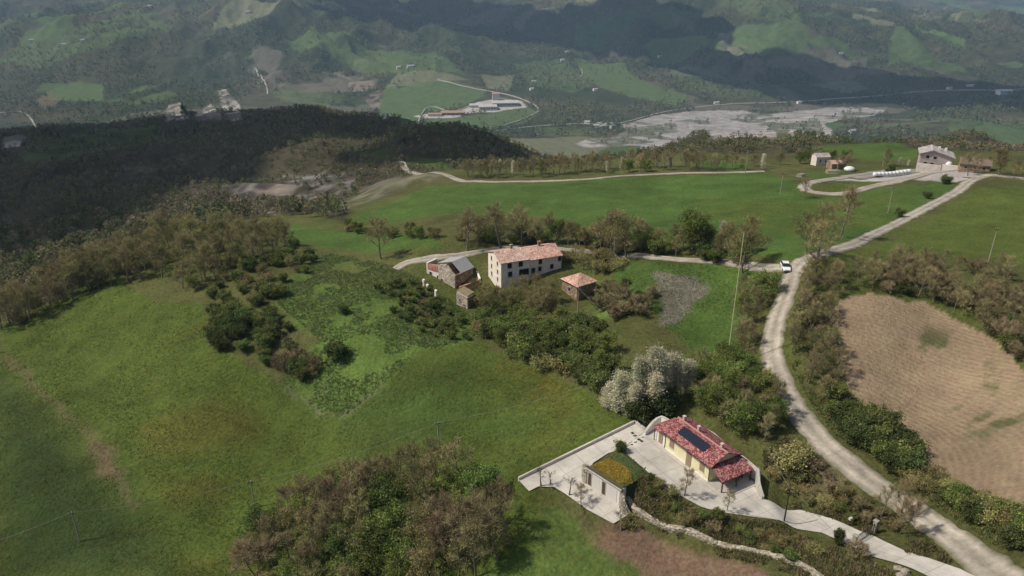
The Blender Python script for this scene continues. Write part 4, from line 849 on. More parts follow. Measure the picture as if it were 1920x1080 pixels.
# ---------------------------------------------------------------- the yellow house
A_ = at_z(1245.8, 840.2, ZU); B_ = at_z(1328.4, 905.2, ZU); rz = math.atan2(B_[1]-A_[1], B_[0]-A_[0]); L = float(np.hypot(*(B_-A_)[:2]))
H = thing('yellow_house', A_, rz, 'small pale yellow house with a mottled dark red tiled roof', 'house'); HW = 4.8
gable_walls(H, L, HW, 2.75, 3.85, M['yellow'])
MB().box(-.04, L+.04, -.045, -.004, -.1, .28).build('plinth', M['white'], H)
rf, sl_, yr_ = roof2(H, 0, L, 0, HW, 2.75, 3.85, M['red_tile'], .42, .12)
MB().prism([(-.45,yr_-.16,3.95),(-.45,yr_+.16,3.95),(-.45,yr_,4.08)], [(L+.45,yr_-.16,3.95),(L+.45,yr_+.16,3.95),(L+.45,yr_,4.08)]).build('ridge_cap', mat('pink_ridge', (.36,.17,.15), .9, .15, 3), rf)
zt = lambda y: 2.75+sl_*y+.14+.05
MB().slab([(1.5,.6,zt(.6)+.03),(6.5,.6,zt(.6)+.03),(6.5,1.8,zt(1.8)+.03),(1.5,1.8,zt(1.8)+.03)], .06).build('solar_panel', M['pv'], rf)
g = MB()
g.tube([(-.42,-.5,2.68),(L+.42,-.5,2.68)], [.07,.07], 6); g.build('gutter', M['metal'], rf)
for x, y in ((3.2, 2.75), (7.6, 2.6), (.4, 2.7)):
    c = MB().box(x-.16, x+.16, y-.16, y+.16, zt(2.2)-.1, 4.45); c.box(x-.22, x+.22, y-.22, y+.22, 4.452, 4.52); c.build('chimney', mat('chimney_plaster', (.5,.38,.33), .9), rf)
for x in (.06, L-.06): MB().tube([(x,-.07,.1),(x,-.07,2.6),(x,-.45,2.68)], [.04,.04,.04], 6).build('downpipe', M['metal'], H)
for x, w_, z, h_, nm in ((1.35,.85,.95,1.2,'window'), (4.7,.95,.02,2.1,'door'), (7.15,.85,.95,1.2,'window')): window(H, 'x', x, z, w_, h_, 0, 'shutter', nm)
e = MB(); e.box(.003, L-.003, -.40, -.05, 2.50, 2.56); e.build('soffit', M['wood'], H)
# lower wing at the left end
wg_ = MB().box(-2.2, -.003, .25, 3.6, -.8, 2.15).build('side_wing', M['white'], H)
b = MB(); b.slab([(-2.6,-.2,2.18),(.0-.004,-.2,2.22),(-.004,2.0,2.78),(-1.4,2.0,2.78)], .1); b.slab([(-2.6,-.2,2.18),(-1.4,2.004,2.78),(-1.4,3.9,2.6),(-2.6,3.9,2.18)], .1); b.slab([(-1.396,2.004,2.78),(-.004,2.004,2.78),(-.004,3.9,2.5),(-1.396,3.9,2.5)], .1); b.build('side_roof', M['red_tile'], wg_)
window(wg_, 'x', -1.15, .05, .8, 1.9, .25, 'shutter', 'side_door')
MB().tube([(-2.15,-.05,-.1),(-2.15,-.05,2.1)], [.06,.06], 6).build('post', M['wood'], wg_)
# porch at the right end
b = MB(); b.slab([(L+.02,-.1,2.62),(L+2.6,-.35,1.95),(L+2.6,HW+.2,1.95),(L+.02,HW+.1,2.62)], .12); pr_ = b.build('porch_roof', M['red_tile'], H)
for y in (-.1, HW*.5, HW): MB().box(L+2.3, L+2.44, y-.07, y+.07, -.1, 1.83).build('porch_post', M['wood'], H)
MB().box(L+2.25, L+2.5, -.3, HW+.1, 1.70, 1.828).build('porch_beam', M['wood'], H)
MB().box(L+.004, L+3.4, -.2, HW+.3, -.4, .14).build('porch_floor', M['conc'], H)
window(H, 'G', 2.6, .16, 1.0, 2.0, L, 'wood', 'back_door')
for k, (y, hh) in enumerate(((3.2, .9), (4.0, .8))):
    t_ = thing('garden_chair', H.matrix_basis @ Vector((L+1.5, y, .14)), rz+.3*k, ('dark garden chair under the porch roof, '+('nearer the post' if k == 0 else 'against the back wall')), 'chair')
    MB().box(-.25,.25,-.25,.25,.4,.45).build('seat', M['metal'], t_); MB().box(.21,.25,-.25,.25,.452,hh).build('backrest', M['metal'], t_)
    for a in (-.22,.22):
        for c in (-.22,.2): MB().box(a-.02,a+.02,c-.02,c+.02,0,.398).build('leg', M['metal'], t_)

def wall_path(name, P, tops, th, m, label, cat='wall', base=.5, coping=None, rough=0):
    """P: world xy points, tops: z of the top at each"""
    P = np.array([p[:2] for p in P], float); T = np.gradient(P, axis=0); T /= np.hypot(T[:,0], T[:,1])[:,None]; N_ = np.stack([-T[:,1], T[:,0]], 1)*th/2
    n = len(P); tops = np.array(tops, float); ev = len(P); gz = height(P[:,0], P[:,1]); lo = np.minimum(gz, tops)-base; b = MB()
    j = lambda: np.array([rnd.uniform(-rough, rough) for _ in range(3)])
    ring = []
    for i in range(n):
        q = [np.array([*(P[i]+N_[i]), lo[i]]), np.array([*(P[i]-N_[i]), lo[i]]), np.array([*(P[i]-N_[i]), tops[i]])+j(), np.array([*(P[i]+N_[i]), tops[i]])+j()]; ring.append(q)
    n0 = 0; b.v = [tuple(p) for q in ring for p in q]
    for i in range(n-1):
        for k in range(4): b.f.append((i*4+k, i*4+(k+1) % 4, i*4+4+(k+1) % 4, i*4+4+k)); b.m.append(0)
    b.f += [(3,2,1,0), tuple((n-1)*4+k for k in range(4))]; b.m += [0,0]
    if coping is None: return tag(b.build(name, m), label, cat)
    t_ = thing(name, (0,0,0), 0, label, cat); b.build('wall', m, t_); c = MB()
    for i in range(n): 
        s = 1+.06/th; c.v += [(*(P[i]+N_[i]*s), tops[i]+.004), (*(P[i]-N_[i]*s), tops[i]+.004), (*(P[i]-N_[i]*s), tops[i]+.07), (*(P[i]+N_[i]*s), tops[i]+.07)]
    for i in range(n-1):
        for k in range(4): c.f.append((i*4+k, i*4+(k+1) % 4, i*4+4+(k+1) % 4, i*4+4+k)); c.m.append(0)
    c.f += [(3,2,1,0), tuple((n-1)*4+k for k in range(4))]; c.m += [0,0]; c.build('coping', coping, t_); return t_
hw = lambda x, y: (H.matrix_basis @ Vector((x, y, 0)))[:2]
wall_path('retaining_wall', resample([at_z(1209,809,-.9)[:2], at_z(1224,791,-.2)[:2], at_z(1240,779,.5)[:2], at_z(1257,785,.8)[:2], hw(1.2, HW+1.3), hw(5, HW+1.2), hw(L+1, HW+1.0), hw(L+3.3, HW+.6)], 1.0),
          np.interp(np.linspace(0, 1, len(resample([at_z(1209,809,-.9)[:2], at_z(1224,791,-.2)[:2], at_z(1240,779,.5)[:2], at_z(1257,785,.8)[:2], hw(1.2, HW+1.3), hw(5, HW+1.2), hw(L+1, HW+1.0), hw(L+3.3, HW+.6)], 1.0))), [0,.12,.25,.5,1], [-1.0,-.1,.5,.2,.2]), .3, M['white'], 'curved pale retaining wall wrapping round the back of the yellow house', coping=M['conc'])
wall_path('retaining_wall', resample([hw(L+2.9, HW+.5), hw(L+4.4, HW-.7), at_z(1430,938,ZU)[:2]], .8), np.linspace(.75, -.9, len(resample([hw(L+2.9, HW+.5), hw(L+4.4, HW-.7), at_z(1430,938,ZU)[:2]], .8))), .3, M['conc'], 'sloping pale concrete wall to the right of the porch')
e0, e1 = at_yard(972,900)[:2], at_z(1190,793,ZU)[:2]; PW = np.array([e0+(e1-e0)*t for t in np.linspace(0, 1, 24)])
wall_path('parapet_wall', PW, yard_z(PW[:,0]+.3, PW[:,1]-.3)+.38, .2, M['greyp'], 'long low concrete parapet between the meadow and the yard', coping=M['conc'])
wall_path('edge_wall', [at_z(1190,793,ZU)[:2], at_z(1199,800,ZU)[:2], at_z(1209,808,ZU)[:2]], [-1.05,-1.05,-1.0], .25, M['conc'], 'short pale wall joining the parapet to the curved wall')

# ---------------------------------------------------------------- garage dug into the slope
grz = math.atan2(gd[1], gd[0]); G = thing('garage', G0, grz, 'white garage dug into the slope under a flower roof', 'garage')
MB().box(-.05, GL+.7, 0, .9, -.5, 2.42).build('front_wall', M['white'], G)
MB().box(-.15, GL+.8, -.22, .42, 2.422, 2.54).build('roof_edge', M['conc'], G)
MB().box(-.1, GL+.75, -.05, .10, 2.542, 2.80).build('planter_edge', mat('rusty_edge', (.10,.065,.05), .9, .3, 5), G)
for x, w_ in ((.50,.55), (2.95,.55)): window(G, 'x', x, .02, w_, 2.0, 0, 'wood', 'door')
for x, w_ in ((1.75,1.7), (4.25,1.8)):
    b = MB(); n = 4
    for k in range(n): b.box(x-w_/2+k*w_/n+.01, x-w_/2+(k+1)*w_/n-.01, -.05, -.003, .02, 2.05)
    b.build('garage_door', M['gdoor'], G)
lg = lambda x, y: (G0[:2]+gd*x+gn*y)
def gsheet(name, P, m, zf, label, cat, off=.0, grid=.5): o = sheet(name, P, m, off, grid, zf); del o['kind']; return tag(o, label, cat)
PG = [lg(-.05,.3), lg(GL+.7,.3), at_z(1217,887,ZU)[:2], at_z(1166,844,ZU)[:2]]
rtop = lambda X, Y: ZL+2.62+.35*np.clip(smooth(-sdist(X, Y, PG)/.8), 0, 1)*(.6+.8*fbm(X, Y, .8, 3, 5))
gs_ = sheet('roof_planting', PG, mat('roof_grass', (.07,.095,.03), .95, .4, 4, .06, 10), 0, .3, rtop); del gs_['kind']; gs_.parent = G; gs_.matrix_parent_inverse = G.matrix_basis.inverted()
yb = [lg(.15,.5), lg(GL+.1,.5), lg(GL+.9,1.9), lg(3.9,3.4), lg(.8,3.2)]
def blades(name, P, n, hlo, hi_, cols, zf, parent=None, wd=.07):
    P = np.array(P); X = rng.uniform(P[:,0].min(), P[:,0].max(), n); Y = rng.uniform(P[:,1].min(), P[:,1].max(), n); ok = inside(X, Y, P); X, Y = X[ok], Y[ok]; n = len(X); a = Acc()
    slivers(a, np.stack([X, Y, zf(X, Y)-.03], 1), unit(np.concatenate([rng.normal(0, .5, (n, 2)), np.ones((n, 1))], 1)), rng.uniform(hlo, hi_, n), np.full(n, wd), np.array(cols)[rng.integers(0, len(cols), n)]*rng.uniform(.7, 1.3, (n, 1)))
    v, f, q = a.arrays(); o = link(name, mesh_np(name, v, f, [m_leaf], q)); 
    if parent: o.parent = parent; o.matrix_parent_inverse = parent.matrix_basis.inverted()
    return o
blades('yellow_flowers', yb, 16000, .1, .25, [(.68,.52,.10),(.60,.48,.09),(.28,.28,.08)], rtop, G, .09)
blades('grass', PG, 3500, .1, .3, [(.075,.10,.03),(.06,.085,.03)], rtop, G, .09)
wp = resample([lg(GL+.6,.15), lg(GL+1.2,-.3), lg(GL+1.9,-.55), at_yard(1181,966)[:2]], .5); wall_path('stone_wing_wall', wp, np.linspace(ZL+2.5, ZL+.2, len(wp)), .5, M['pale_rubble'], 'pale rubble wall falling from the garage to the yard corner', rough=.06)
wp = resample([lg(0,.15), lg(-.8,.2), lg(-1.5,.9), lg(-1.6,1.8)], .5); wall_path('stone_wing_wall', wp, np.linspace(ZL+2.5, ZL+1.2, len(wp)), .5, M['pale_rubble'], 'short curved rubble wall at the left end of the garage', rough=.06)
# dry stone wall below the bank
dw = resample(W([(1176,935),(1190,955),(1215,972),(1260,992),(1330,1015),(1400,1033),(1470,1050),(1520,1072),(1550,1100)]), .55)
gz_ = height(dw[:,0], dw[:,1]); wall_path('dry_stone_wall', dw, gz_+.40+.06*np.array([rnd.uniform(-1, 1) for _ in dw]), .7, M['pale_rubble'], 'long curving dry stone wall above the brown slope', rough=.05)
for u, v, wh in ((1684,1068,'farthest'),(1697,1074,'rightmost'),(1688,1082,'nearest')):
    p = at1(u, v); b = MB(); b.ball((0,0,.15), .5, (1,.8,.6), 8); [b.v.__setitem__(i, tuple(np.array(q)*rnd.uniform(.85,1.15))) for i, q in enumerate(b.v)]; o = b.build('boulder', M['stone']); o.location = p; tag(o, f'{wh} of the pale boulders where road and driveway meet', 'rock', 'boulders where road and driveway meet')
# floor drains in the yard
for u, v, s, wh in ((1186,812,.22,'leftmost'),(1193,817,.12,'smallest, second from left,'),(1198,824,.2,'third from left'),(1203,827,.2,'rightmost')):
    p = at_z(u, v, ZU+.075); o = MB().box(-s, s, -s, s, 0, .02).build('drain_cover', M['metal']); o.location = p; o.rotation_euler = (0,0,rz); tag(o, f'{wh} of the small dark drain covers in the pale yard', 'drain cover', 'drain covers in the yard')

# gate across the driveway
ga, gb = at1(1602, 1022), at1(1636, 1000)
Tg = thing('driveway_gate', (ga+gb)/2, math.atan2(gb[1]-ga[1], gb[0]-ga[0]), 'dark slatted metal gate half open across the pale driveway', 'gate'); gl_ = float(np.hypot(*(gb-ga)[:2]))
for x in (-gl_/2-.2, gl_/2+.2): MB().box(x-.2, x+.2, -.2, .2, -.5, 1.55).box(x-.26, x+.26, -.26, .26, 1.552, 1.64).build('gate_post', M['stone'], Tg)
b = MB(); b.box(-gl_/2, gl_/2, -.03, .03, .15, .22); b.box(-gl_/2, gl_/2, -.03, .03, 1.2, 1.28)
for k in range(14): x = -gl_/2+.05+k*(gl_-.1)/13; b.box(x-.025, x+.025, -.02, .02, .222, 1.198)
b.build('gate_leaf', M['metal'], Tg)
p = at1(1592, 986); o = thing('letter_box', p, .4, 'grey letter box on a post beside the gate', 'letter box'); MB().box(-.04,.04,-.04,.04,-.3,.9).build('post', M['metal'], o); MB().box(-.2,.2,-.14,.14,.902,1.2).build('box', M['frame'], o)

# ---------------------------------------------------------------- the old farmhouse
ZF = -6.3
a0 = at_z(939.4, 494, ZF+5.45); a1 = at_z(1053, 478.5, ZF+5.2); a0[2] = a1[2] = ZF; frz = math.atan2(a1[1]-a0[1], a1[0]-a0[0]); FL = float(np.hypot(*(a1-a0)[:2])); FW = 7.8
Fh = thing('farmhouse', a0, frz, 'long abandoned two storey farmhouse with cream walls and faded pink tiled roof', 'farmhouse')
xs = FL*.47; ze, zr = 5.45, 6.75
def gw(name, x0, x1, ze, zr, m, W_=FW, y0=0):
    b = MB(); r = [(y0,-2.5),(y0,ze),(y0+W_/2,zr),(y0+W_,ze),(y0+W_,-2.5)]; b.prism([(x0, y, z) for y, z in r], [(x1, y, z) for y, z in r]); return b.build(name, m, Fh)
gw('gable_wing', 0, xs-.003, ze, zr, M['cream']); gw('long_wing', xs, FL, ze-.25, zr-.2, M['greyp'])
r1 = roof2(Fh, 0, xs-.45, 0, FW, ze, zr, M['old_tile'], .28, .12)[0]; r2 = roof2(Fh, xs+.13, FL, 0, FW, ze-.25, zr-.2, M['old_tile2'], .28, .12)[0]
for r_, x, y in ((r1, 4.2, 4.5), (r2, xs+4.0, 4.1)): MB().box(x-.28, x+.28, y-.28, y+.28, 6.2, 7.55).box(x-.36, x+.36, y-.36, y+.36, 7.552, 7.66).build('chimney', M['brown_stone'], r_)
for y in (2.0, 5.6):
    for z in (4.2, 2.3, .5): window(Fh, 'g', y, z, .55, .95, 0)
for x in (2.0, 4.6): window(Fh, 'x', x, 4.05, .95, 1.15, 0)
window(Fh, 'x', 2.1, 2.0, .95, 1.2, 0); window(Fh, 'x', 5.4, 1.95, 2.3, 1.4, 0, name='archway')
window(Fh, 'x', xs+.8, 1.3, .9, 1.9, 0, name='door')
for x, z in ((xs+2.5, 3.9), (xs+7.2, 3.9), (xs+2.4, 2.2), (xs+5.3, 2.35)): window(Fh, 'x', x, z, .8, 1.1, 0)
MB().box(xs-.12, xs+.05, -.10, -.004, -1, 5.3).build('buttress', M['greyp'], Fh)
# lean-to fence posts beside: ruined barn
b0 = at_z(801, 521, -8); b1 = at_z(853, 538, -8); b2_ = at_z(893, 524, -8); brz = math.atan2(b1[1]-b0[1], b1[0]-b0[0])
BL = float(np.hypot(*(b1-b0)[:2])); Rb = thing('ruined_barn', (b0[0], b0[1], -8.0), brz, 'ruined stone and brick barn with half fallen grey roof', 'barn'); BD = max(3.5, float(np.hypot(*(b2_-b1)[:2])))
x1_ = BL*.42; b = MB()                                        # stone body, gable facing the camera's left
pr2 = [(x1_,-1.6),(BL,-1.6),(BL,2.7),(BL-.7,3.15),(x1_+(BL-x1_)*.5,4.75),(x1_+.5,4.25),(x1_+.3,3.9),(x1_,4.1)]; b.prism([(x, 0, z) for x, z in pr2], [(x, .45, z) for x, z in pr2])
b.build('gable_wall', M['rubble'], Rb)
MB().box(BL-.45, BL, .453, BD, -1.6, 2.6).build('end_wall', M['brown_stone'], Rb); MB().box(x1_, BL-.46, BD-.45, BD, -1.6, 2.9).build('back_wall', M['brown_stone'], Rb); MB().box(x1_, x1_+.4, .453, BD-.46, -1.6, 3.0).build('cross_wall', M['brick'], Rb)
xr = x1_+(BL-x1_)*.5; gr_ = MB(); gr_.slab([(xr,1.9,4.82),(BL+.25,1.9,2.76),(BL+.25,BD+.2,2.76),(xr,BD+.2,4.82)], .08); gr_.slab([(x1_-1.6,1.6,3.7),(xr-.004,2.2,4.82),(xr-.004,BD+.2,4.82),(x1_-1.9,BD+.2,3.5)], .08); gr_.build('sheet_roof', M['greyroof'], Rb)
for y in (.7, 1.25): MB().tube([(xr,y,4.68),(BL-.1,y,2.80)], [.07,.07], 5).build('rafter', M['wood'], Rb)
MB().tube([(xr,.2,4.7),(xr,2.1,4.7)], [.09,.09], 5).build('ridge_beam', M['wood'], Rb)
b = MB(); b.box(0, x1_-.003, .2, .55, -1.2, 2.1); b.build('front_wall', M['white'], Rb); MB().prism([(.15,.15,2.102),(x1_-.01,.15,2.102),(x1_-.01,.6,2.102),(.15,.6,2.102)], [(.15,.15,3.5),(x1_-.01,.15,3.9),(x1_-.01,.6,3.9),(.15,.6,3.4)]).build('brick_wall', M['brick'], Rb); MB().box(-.25, .14, .2, 3.4, -1.2, 3.7).build('side_wall', M['cream'], Rb)
window(Rb, 'x', 1.0, 0, .7, 1.7, .2, name='doorway'); window(Rb, 'x', x1_+1.0, .2, .5, .8, 0); window(Rb, 'x', x1_-.45, .1, .35, 1.2, .2)
o = MB().box(-2.0, 1.5, -1.2, 1.0, -.6, 0).build('concrete_slab', M['conc']); o.location = at_z(797, 519, -7.6); o.rotation_euler = (0,0,brz); tag(o, 'pale concrete slab at the left end of the ruined barn', 'slab')
pw = [at_z(862,550,-8.6)[:2], at_z(880,543,-8.6)[:2], at_z(898,535,-8.3)[:2]]; wall_path('ruined_wall', pw, [-7.0,-7.1,-6.9], .4, M['brick'], 'low broken brick wall in front of the ruined barn end')
pw = [at_z(894,518,-8)[:2], at_z(900,530,-8)[:2]]; wall_path('ruined_wall', pw, [-6.4,-7.0], .4, M['cream'], 'short stub of plastered wall at the right corner of the ruined barn')
for k, (u, v, hgt) in enumerate(((795,536,1.6),(802,547,1.8),(818,561,2.2))):
    p = at1(u, v); b = MB(); b.prism([(-.35,-.3,-.6),(.35,-.3,-.6),(.35,.3,-.6),(-.35,.3,-.6)], [(-.25,-.22,hgt),(.22,-.25,hgt*.9),(.25,.2,hgt*.95),(-.2,.25,hgt*1.05)]); o = b.build('ruined_pillar', M['cream']); o.location = p; o.rotation_euler = (0,0,brz)
    tag(o, ['shortest broken pale pillar below the slab, furthest left', 'middle broken pale pillar on the ivy bank', 'tallest broken pale pillar with an ivy topped lintel'][k], 'pillar')
u0 = at_z(856, 566, -9.0); o = thing('ruined_outhouse', (u0[0], u0[1], -9.0), brz+.1, 'tall narrow roofless stone outhouse below the ruined barn', 'outhouse')
b = MB(); b.prism([(0,0,-2.2),(2.9,0,-2.6),(2.9,.4,-2.6),(0,.4,-2.2)], [(0,0,2.4),(2.9,0,1.6),(2.9,.4,1.6),(0,.4,2.4)]); b.build('front_wall', M['rubble'], o)
MB().box(2.5, 2.9, .403, 3.0, -2.6, 1.5).build('side_wall', M['brown_stone'], o); MB().box(0, .4, .403, 3.0, -2.2, 2.3).build('far_wall', M['brown_stone'], o); MB().slab([(-.1,.42,2.45),(2.6,.42,1.75),(2.6,3.0,1.9),(-.1,3.0,2.6)], .1).build('roof_remnant', mat('mossy_roof', (.24,.19,.12), .95, .4, 3, .05, 8), o); window(o, 'x', .8, .4, .35, .5, 0); window(o, 'x', 2.0, -.6, .35, .5, 0)
# square shed
ZS = -6.9
s0 = at_z(1053, 548, ZS); s1 = at_z(1081.5, 563, ZS); s2 = at_z(1114, 551, ZS); srz = math.atan2(s1[1]-s0[1], s1[0]-s0[0]); SL = float(np.hypot(*(s1-s0)[:2])); SW = max(3.2, float(np.hypot(*(s2-s1)[:2])))
S = thing('brick_shed', s0, srz, 'small square brown stone shed with a pyramid tiled roof', 'shed'); MB().box(0, SL, 0, SW, -2.5, 3.3).build('wall', M['brown_stone'], S)
b = MB(); ov = .35; c = (SL/2, SW/2, 4.7); q = [(-ov,-ov,3.2),(SL+ov,-ov,3.2),(SL+ov,SW+ov,3.2),(-ov,SW+ov,3.2)]
for k in range(4): b.poly([q[k], q[(k+1) % 4], c])
b.poly(q[::-1]); b.build('roof', M['old_tile2'], S); window(S, 'x', SL/2, 1.2, .7, .9, 0)

# ---------------------------------------------------------------- the car at the junction
p = at1(1472, 506, .14); cr = thing('parked_car', p, math.radians(-97), 'small white hatchback stopped where the lane meets the road', 'car')   # nose towards +x
cr.scale = (.85, .85, .85)
def loft(secs, m, name, par):                                # secs: x, half width low, half width high, z low, z high
    b = MB(); n = len(secs)
    for x, wl, wh, zl, zh in secs: b.v += [(x,-wl,zl),(x,wl,zl),(x,wl,(zl+zh)/2+.05),(x,wh,zh),(x,-wh,zh),(x,-wl,(zl+zh)/2+.05)]
    for i in range(n-1):
        for k in range(6): b.f.append((i*6+k, i*6+6+k, i*6+6+(k+1) % 6, i*6+(k+1) % 6)); b.m.append(0)
    b.f += [tuple(range(6)), tuple((n-1)*6+k for k in range(5, -1, -1))]; b.m += [0,0]; return b.build(name, m, par)
loft([(-1.95,.72,.66,.35,.80),(-1.85,.82,.76,.25,.95),(-1.0,.85,.80,.22,.97),(.6,.85,.80,.22,.95),(1.2,.84,.74,.22,.88),(1.85,.78,.62,.28,.72),(2.0,.66,.55,.35,.62)], M['carw'], 'body', cr)
loft([(-1.80,.74,.66,.96,1.0),(-1.45,.74,.60,.955,1.36),(-.6,.75,.62,.96,1.46),(.25,.75,.60,.955,1.40),(.95,.74,.66,.95,.97)], M['glass'], 'window_band', cr)
loft([(-1.42,.61,.58,1.36,1.40),(-.6,.64,.60,1.45,1.50),(.18,.62,.58,1.39,1.44)], M['carw'], 'roof', cr)
for x in (-1.25, 1.25):
    for y in (-.80, .80): o = MB().tube([(x,y-.1,.31),(x,y+.1,.31)], [.31,.31], 14).build('wheel', M['tyre'], cr); MB().tube([(x,y-.11,.31),(x,y+.11,.31)], [.18,.18], 10).build('rim', M['frame'], o)
for y in (-.52, .52): MB().box(1.80, 1.965, y-.13, y+.13, .56, .68).build('headlight', M['lamp'], cr)
MB().box(1.9,2.03,-.35,.35,.36,.46).build('grille', M['tyre'], cr)
for y in (-.88,.88): MB().box(.5,.65,y-.08,y+.08,.95,1.06).build('mirror', M['tyre'], cr)

# ---------------------------------------------------------------- upper house on the crest
uz = at1(1745, 326); UZ = float(uz[2]); 
c0 = at_z(1722, 311, UZ+.4); c1 = at_z(1780, 307, UZ+1.6); urz = math.radians(-24); UL = 9.6
U = thing('upper_house', c0, urz, 'two storey house of pinkish grey stone on the crest behind a terrace wall', 'house'); UD = 8
b = MB(); r = [(0,-3),(0,4.3),(UL*.36,5.6),(UL,3.7),(UL,-3)]; b.prism([(x, 0, z) for x, z in r], [(x, UD, z) for x, z in r]); b.build('wall', mat('pinkish_stone', (.38,.32,.30), .9, .25, 2, .02, 6), U)
b = MB(); b.slab([(-.6,-.6,4.29),(UL*.36,-.6,5.8),(UL*.36,UD+.6,5.8),(-.6,UD+.6,4.29)], .18); b.slab([(UL*.36+.004,-.6,5.8),(UL+.8,-.6,3.65),(UL+.8,UD+.6,3.65),(UL*.36+.004,UD+.6,5.8)], .18); ur = b.build('roof', M['grey_tile'], U)
for x, y, z in ((5.4,4,6.2),(7.6,6,5.5)): MB().box(x-.35,x+.35,y-.35,y+.35,z-1.4,z).build('chimney', M['white'], ur)
for x, z in ((2.2,2.8),(4.4,2.7),(1.8,.6),(3.8,.5)): window(U, 'x', x, z, 1.0, 1.0, 0)
window(U, 'x', 8.8, .3, .9, 1.9, 0, name='door'); 
fu = np.array([math.cos(urz), math.sin(urz)]); fn_ = np.array([math.sin(urz), -math.cos(urz)]); c2_ = c0[:2]+fn_*1.6
t1, t2 = at_z(1765,324,UZ), at_z(1815,322,UZ)
wall_path('terrace_wall', [c2_-fu*.6, c2_+fu*3, c2_+fu*6.5], [UZ+1.7,UZ+1.7,UZ+1.5], .4, M['greyp'], 'tall grey terrace wall below the upper house')
wall_path('garden_wall', [c2_+fu*6.9, c2_+fu*12.5, t2[:2]], [UZ+2.0,UZ+2.0,UZ+1.5], .4, M['white'], 'long pale garden wall right of the terrace wall')
p = at_z(1779, 309, UZ+1.8); o = MB().ball((0,0,0), 1.1, (1,.8,1), 14).build('water_tank', M['plastic'], None, True); o.location = p; tag(o, 'round white tank beside the upper house wall', 'tank')
def hut(u, v, w_, d_, h_, rh, wm, rm, label, name='barn', cat='barn', ang=.1, z=None, wins=2, group=None):
    p = at1(u, v); t_ = thing(name, p, ang, label, cat, group); b = MB(); r = [(0,-1.5),(0,h_),(d_/2,h_+rh),(d_,h_),(d_,-1.5)]; b.prism([(-w_/2, y, zz) for y, zz in r], [(w_/2, y, zz) for y, zz in r]); b.build('wall', wm, t_)
    roof2(t_, -w_/2, w_/2, 0, d_, h_, h_+rh, rm, .04*w_, .03*w_+.03)
    for k in range(wins): window(t_, 'x', -w_/2+w_*(k+.7)/(wins+.4), h_*.4, w_*.1, h_*.32, 0)
    return t_
hut(1542, 310, 5, 4, 2.9, 1.0, M['greyp'], M['grey_tile'], 'small grey barn with a pale sheet roof among trees on the crest')
hut(1572, 318, 5, 4, 2.0, .7, M['brown_stone'], M['old_tile'], 'low brown lean-to shed right of the small grey barn', 'lean_to_shed', 'shed', wins=0)
hut(1826, 322, 8.5, 5, 2.2, 1.3, M['brown_stone'], mat('sagging_roof', (.17,.13,.10), .9, .3, 2, .04, 4), 'old stone barn with a sagging brown roof right of the upper house', ang=-.45, wins=3)
for k, (u, v) in enumerate(((1640,331),(1647,330.6),(1654,330.3),(1661,330),(1668,329.6),(1675,329),(1682,328),(1689,327),(1696,326),(1703,325))):
    p = at1(u, v+1.5); b = MB().tube([(-.65,0,.68),(-.5,0,.68),(.5,0,.68),(.65,0,.68)], [.5,.72,.72,.5], 12); o = b.build('wrapped_bale', M['plastic'], None, True); o.location = (p[0], p[1], p[2]+.3); o.rotation_euler = (0,0,.15); tag(o, f'{ORD[k]} white wrapped bale from the left in the row beside the hairpin', 'hay bale', 'row of white wrapped bales')
p = at1(1592, 321); b = MB().ball((0,0,.7), 1.7, (1.1,.9,.6), 14); o = b.build('covered_heap', M['plastic'], None, True); o.location = p; tag(o, 'rounded white sheeted heap beside the car park', 'covered heap')
for u, v, H_ in ((1688,312,3.4),(1702,312,2.4)): one('poplar', u, v, H_, 'white blossoming bush by the bales, '+('the larger of two' if H_ > 3 else 'the smaller of two'), 'shrub', 1.6)
one('dark_shrub', 1672, 324, 3, 'dark pointed evergreen in front of the bales', 'shrub', .6); one('dark_shrub', 1663, 328, 2, 'low dark bush in front of the bales', 'shrub')
for k, (u, v) in enumerate(((1556,325),(1566,325),(1502,332))):
    p = at1(u, v); b = MB()
    for r_ in range(3):
        for j in range(6-r_): b.tube([(-1.2, (j-(5-r_)/2)*.42, .22+r_*.38), (1.2+rnd.uniform(-.2,.2), (j-(5-r_)/2)*.42, .22+r_*.38)], [.2,.2], 7)
    o = b.build('log_pile', M['pole']); o.location = p; o.rotation_euler = (0,0,.3*k); tag(o, ['pile of logs left of the lean-to, nearest the pole', 'second pile of logs next to the white heap', 'small pile of logs at the end of the field track'][k], 'log pile')

# ---------------------------------------------------------------- poles and wires
def pole(u, v, h_, label, arm=True, m='pole', r=.13):
    p = at1(u, v); t_ = thing('utility_pole', p, .2, label, 'pole'); MB().tube([(0,0,-.6),(0,0,h_)], [r, r*.65], 8).build('post', M[m], t_)
    if arm:
        a = MB().box(-.5,.5,-.05,.05,h_-.35,h_-.25); a = a.build('crossarm', M['metal'], t_); b = MB()
        for x in (-.42,0,.42): b.tube([(x,0,h_-.248),(x,0,h_-.08)], [.05,.03], 6)
        b.build('insulators', M['frame'], a)
    return np.array([p[0], p[1], p[2]+h_-.1])
PL = [pole(150,1015,5.6,'wooden pole at the lower left of the meadow'), pole(478,951,5.2,'wooden pole on the meadow just left of the bottom copse'), pole(824,862,7.0,'wooden pole rising out of the top of the bottom copse')]
q1 = pole(1470,978,5.0,'dark pole at the lower edge of the driveway',m='metal',r=.10); q2 = pole(1362,690,23,'very tall slim pale yellowish pole beside the paddock',arm=False,m='palepole',r=.09)
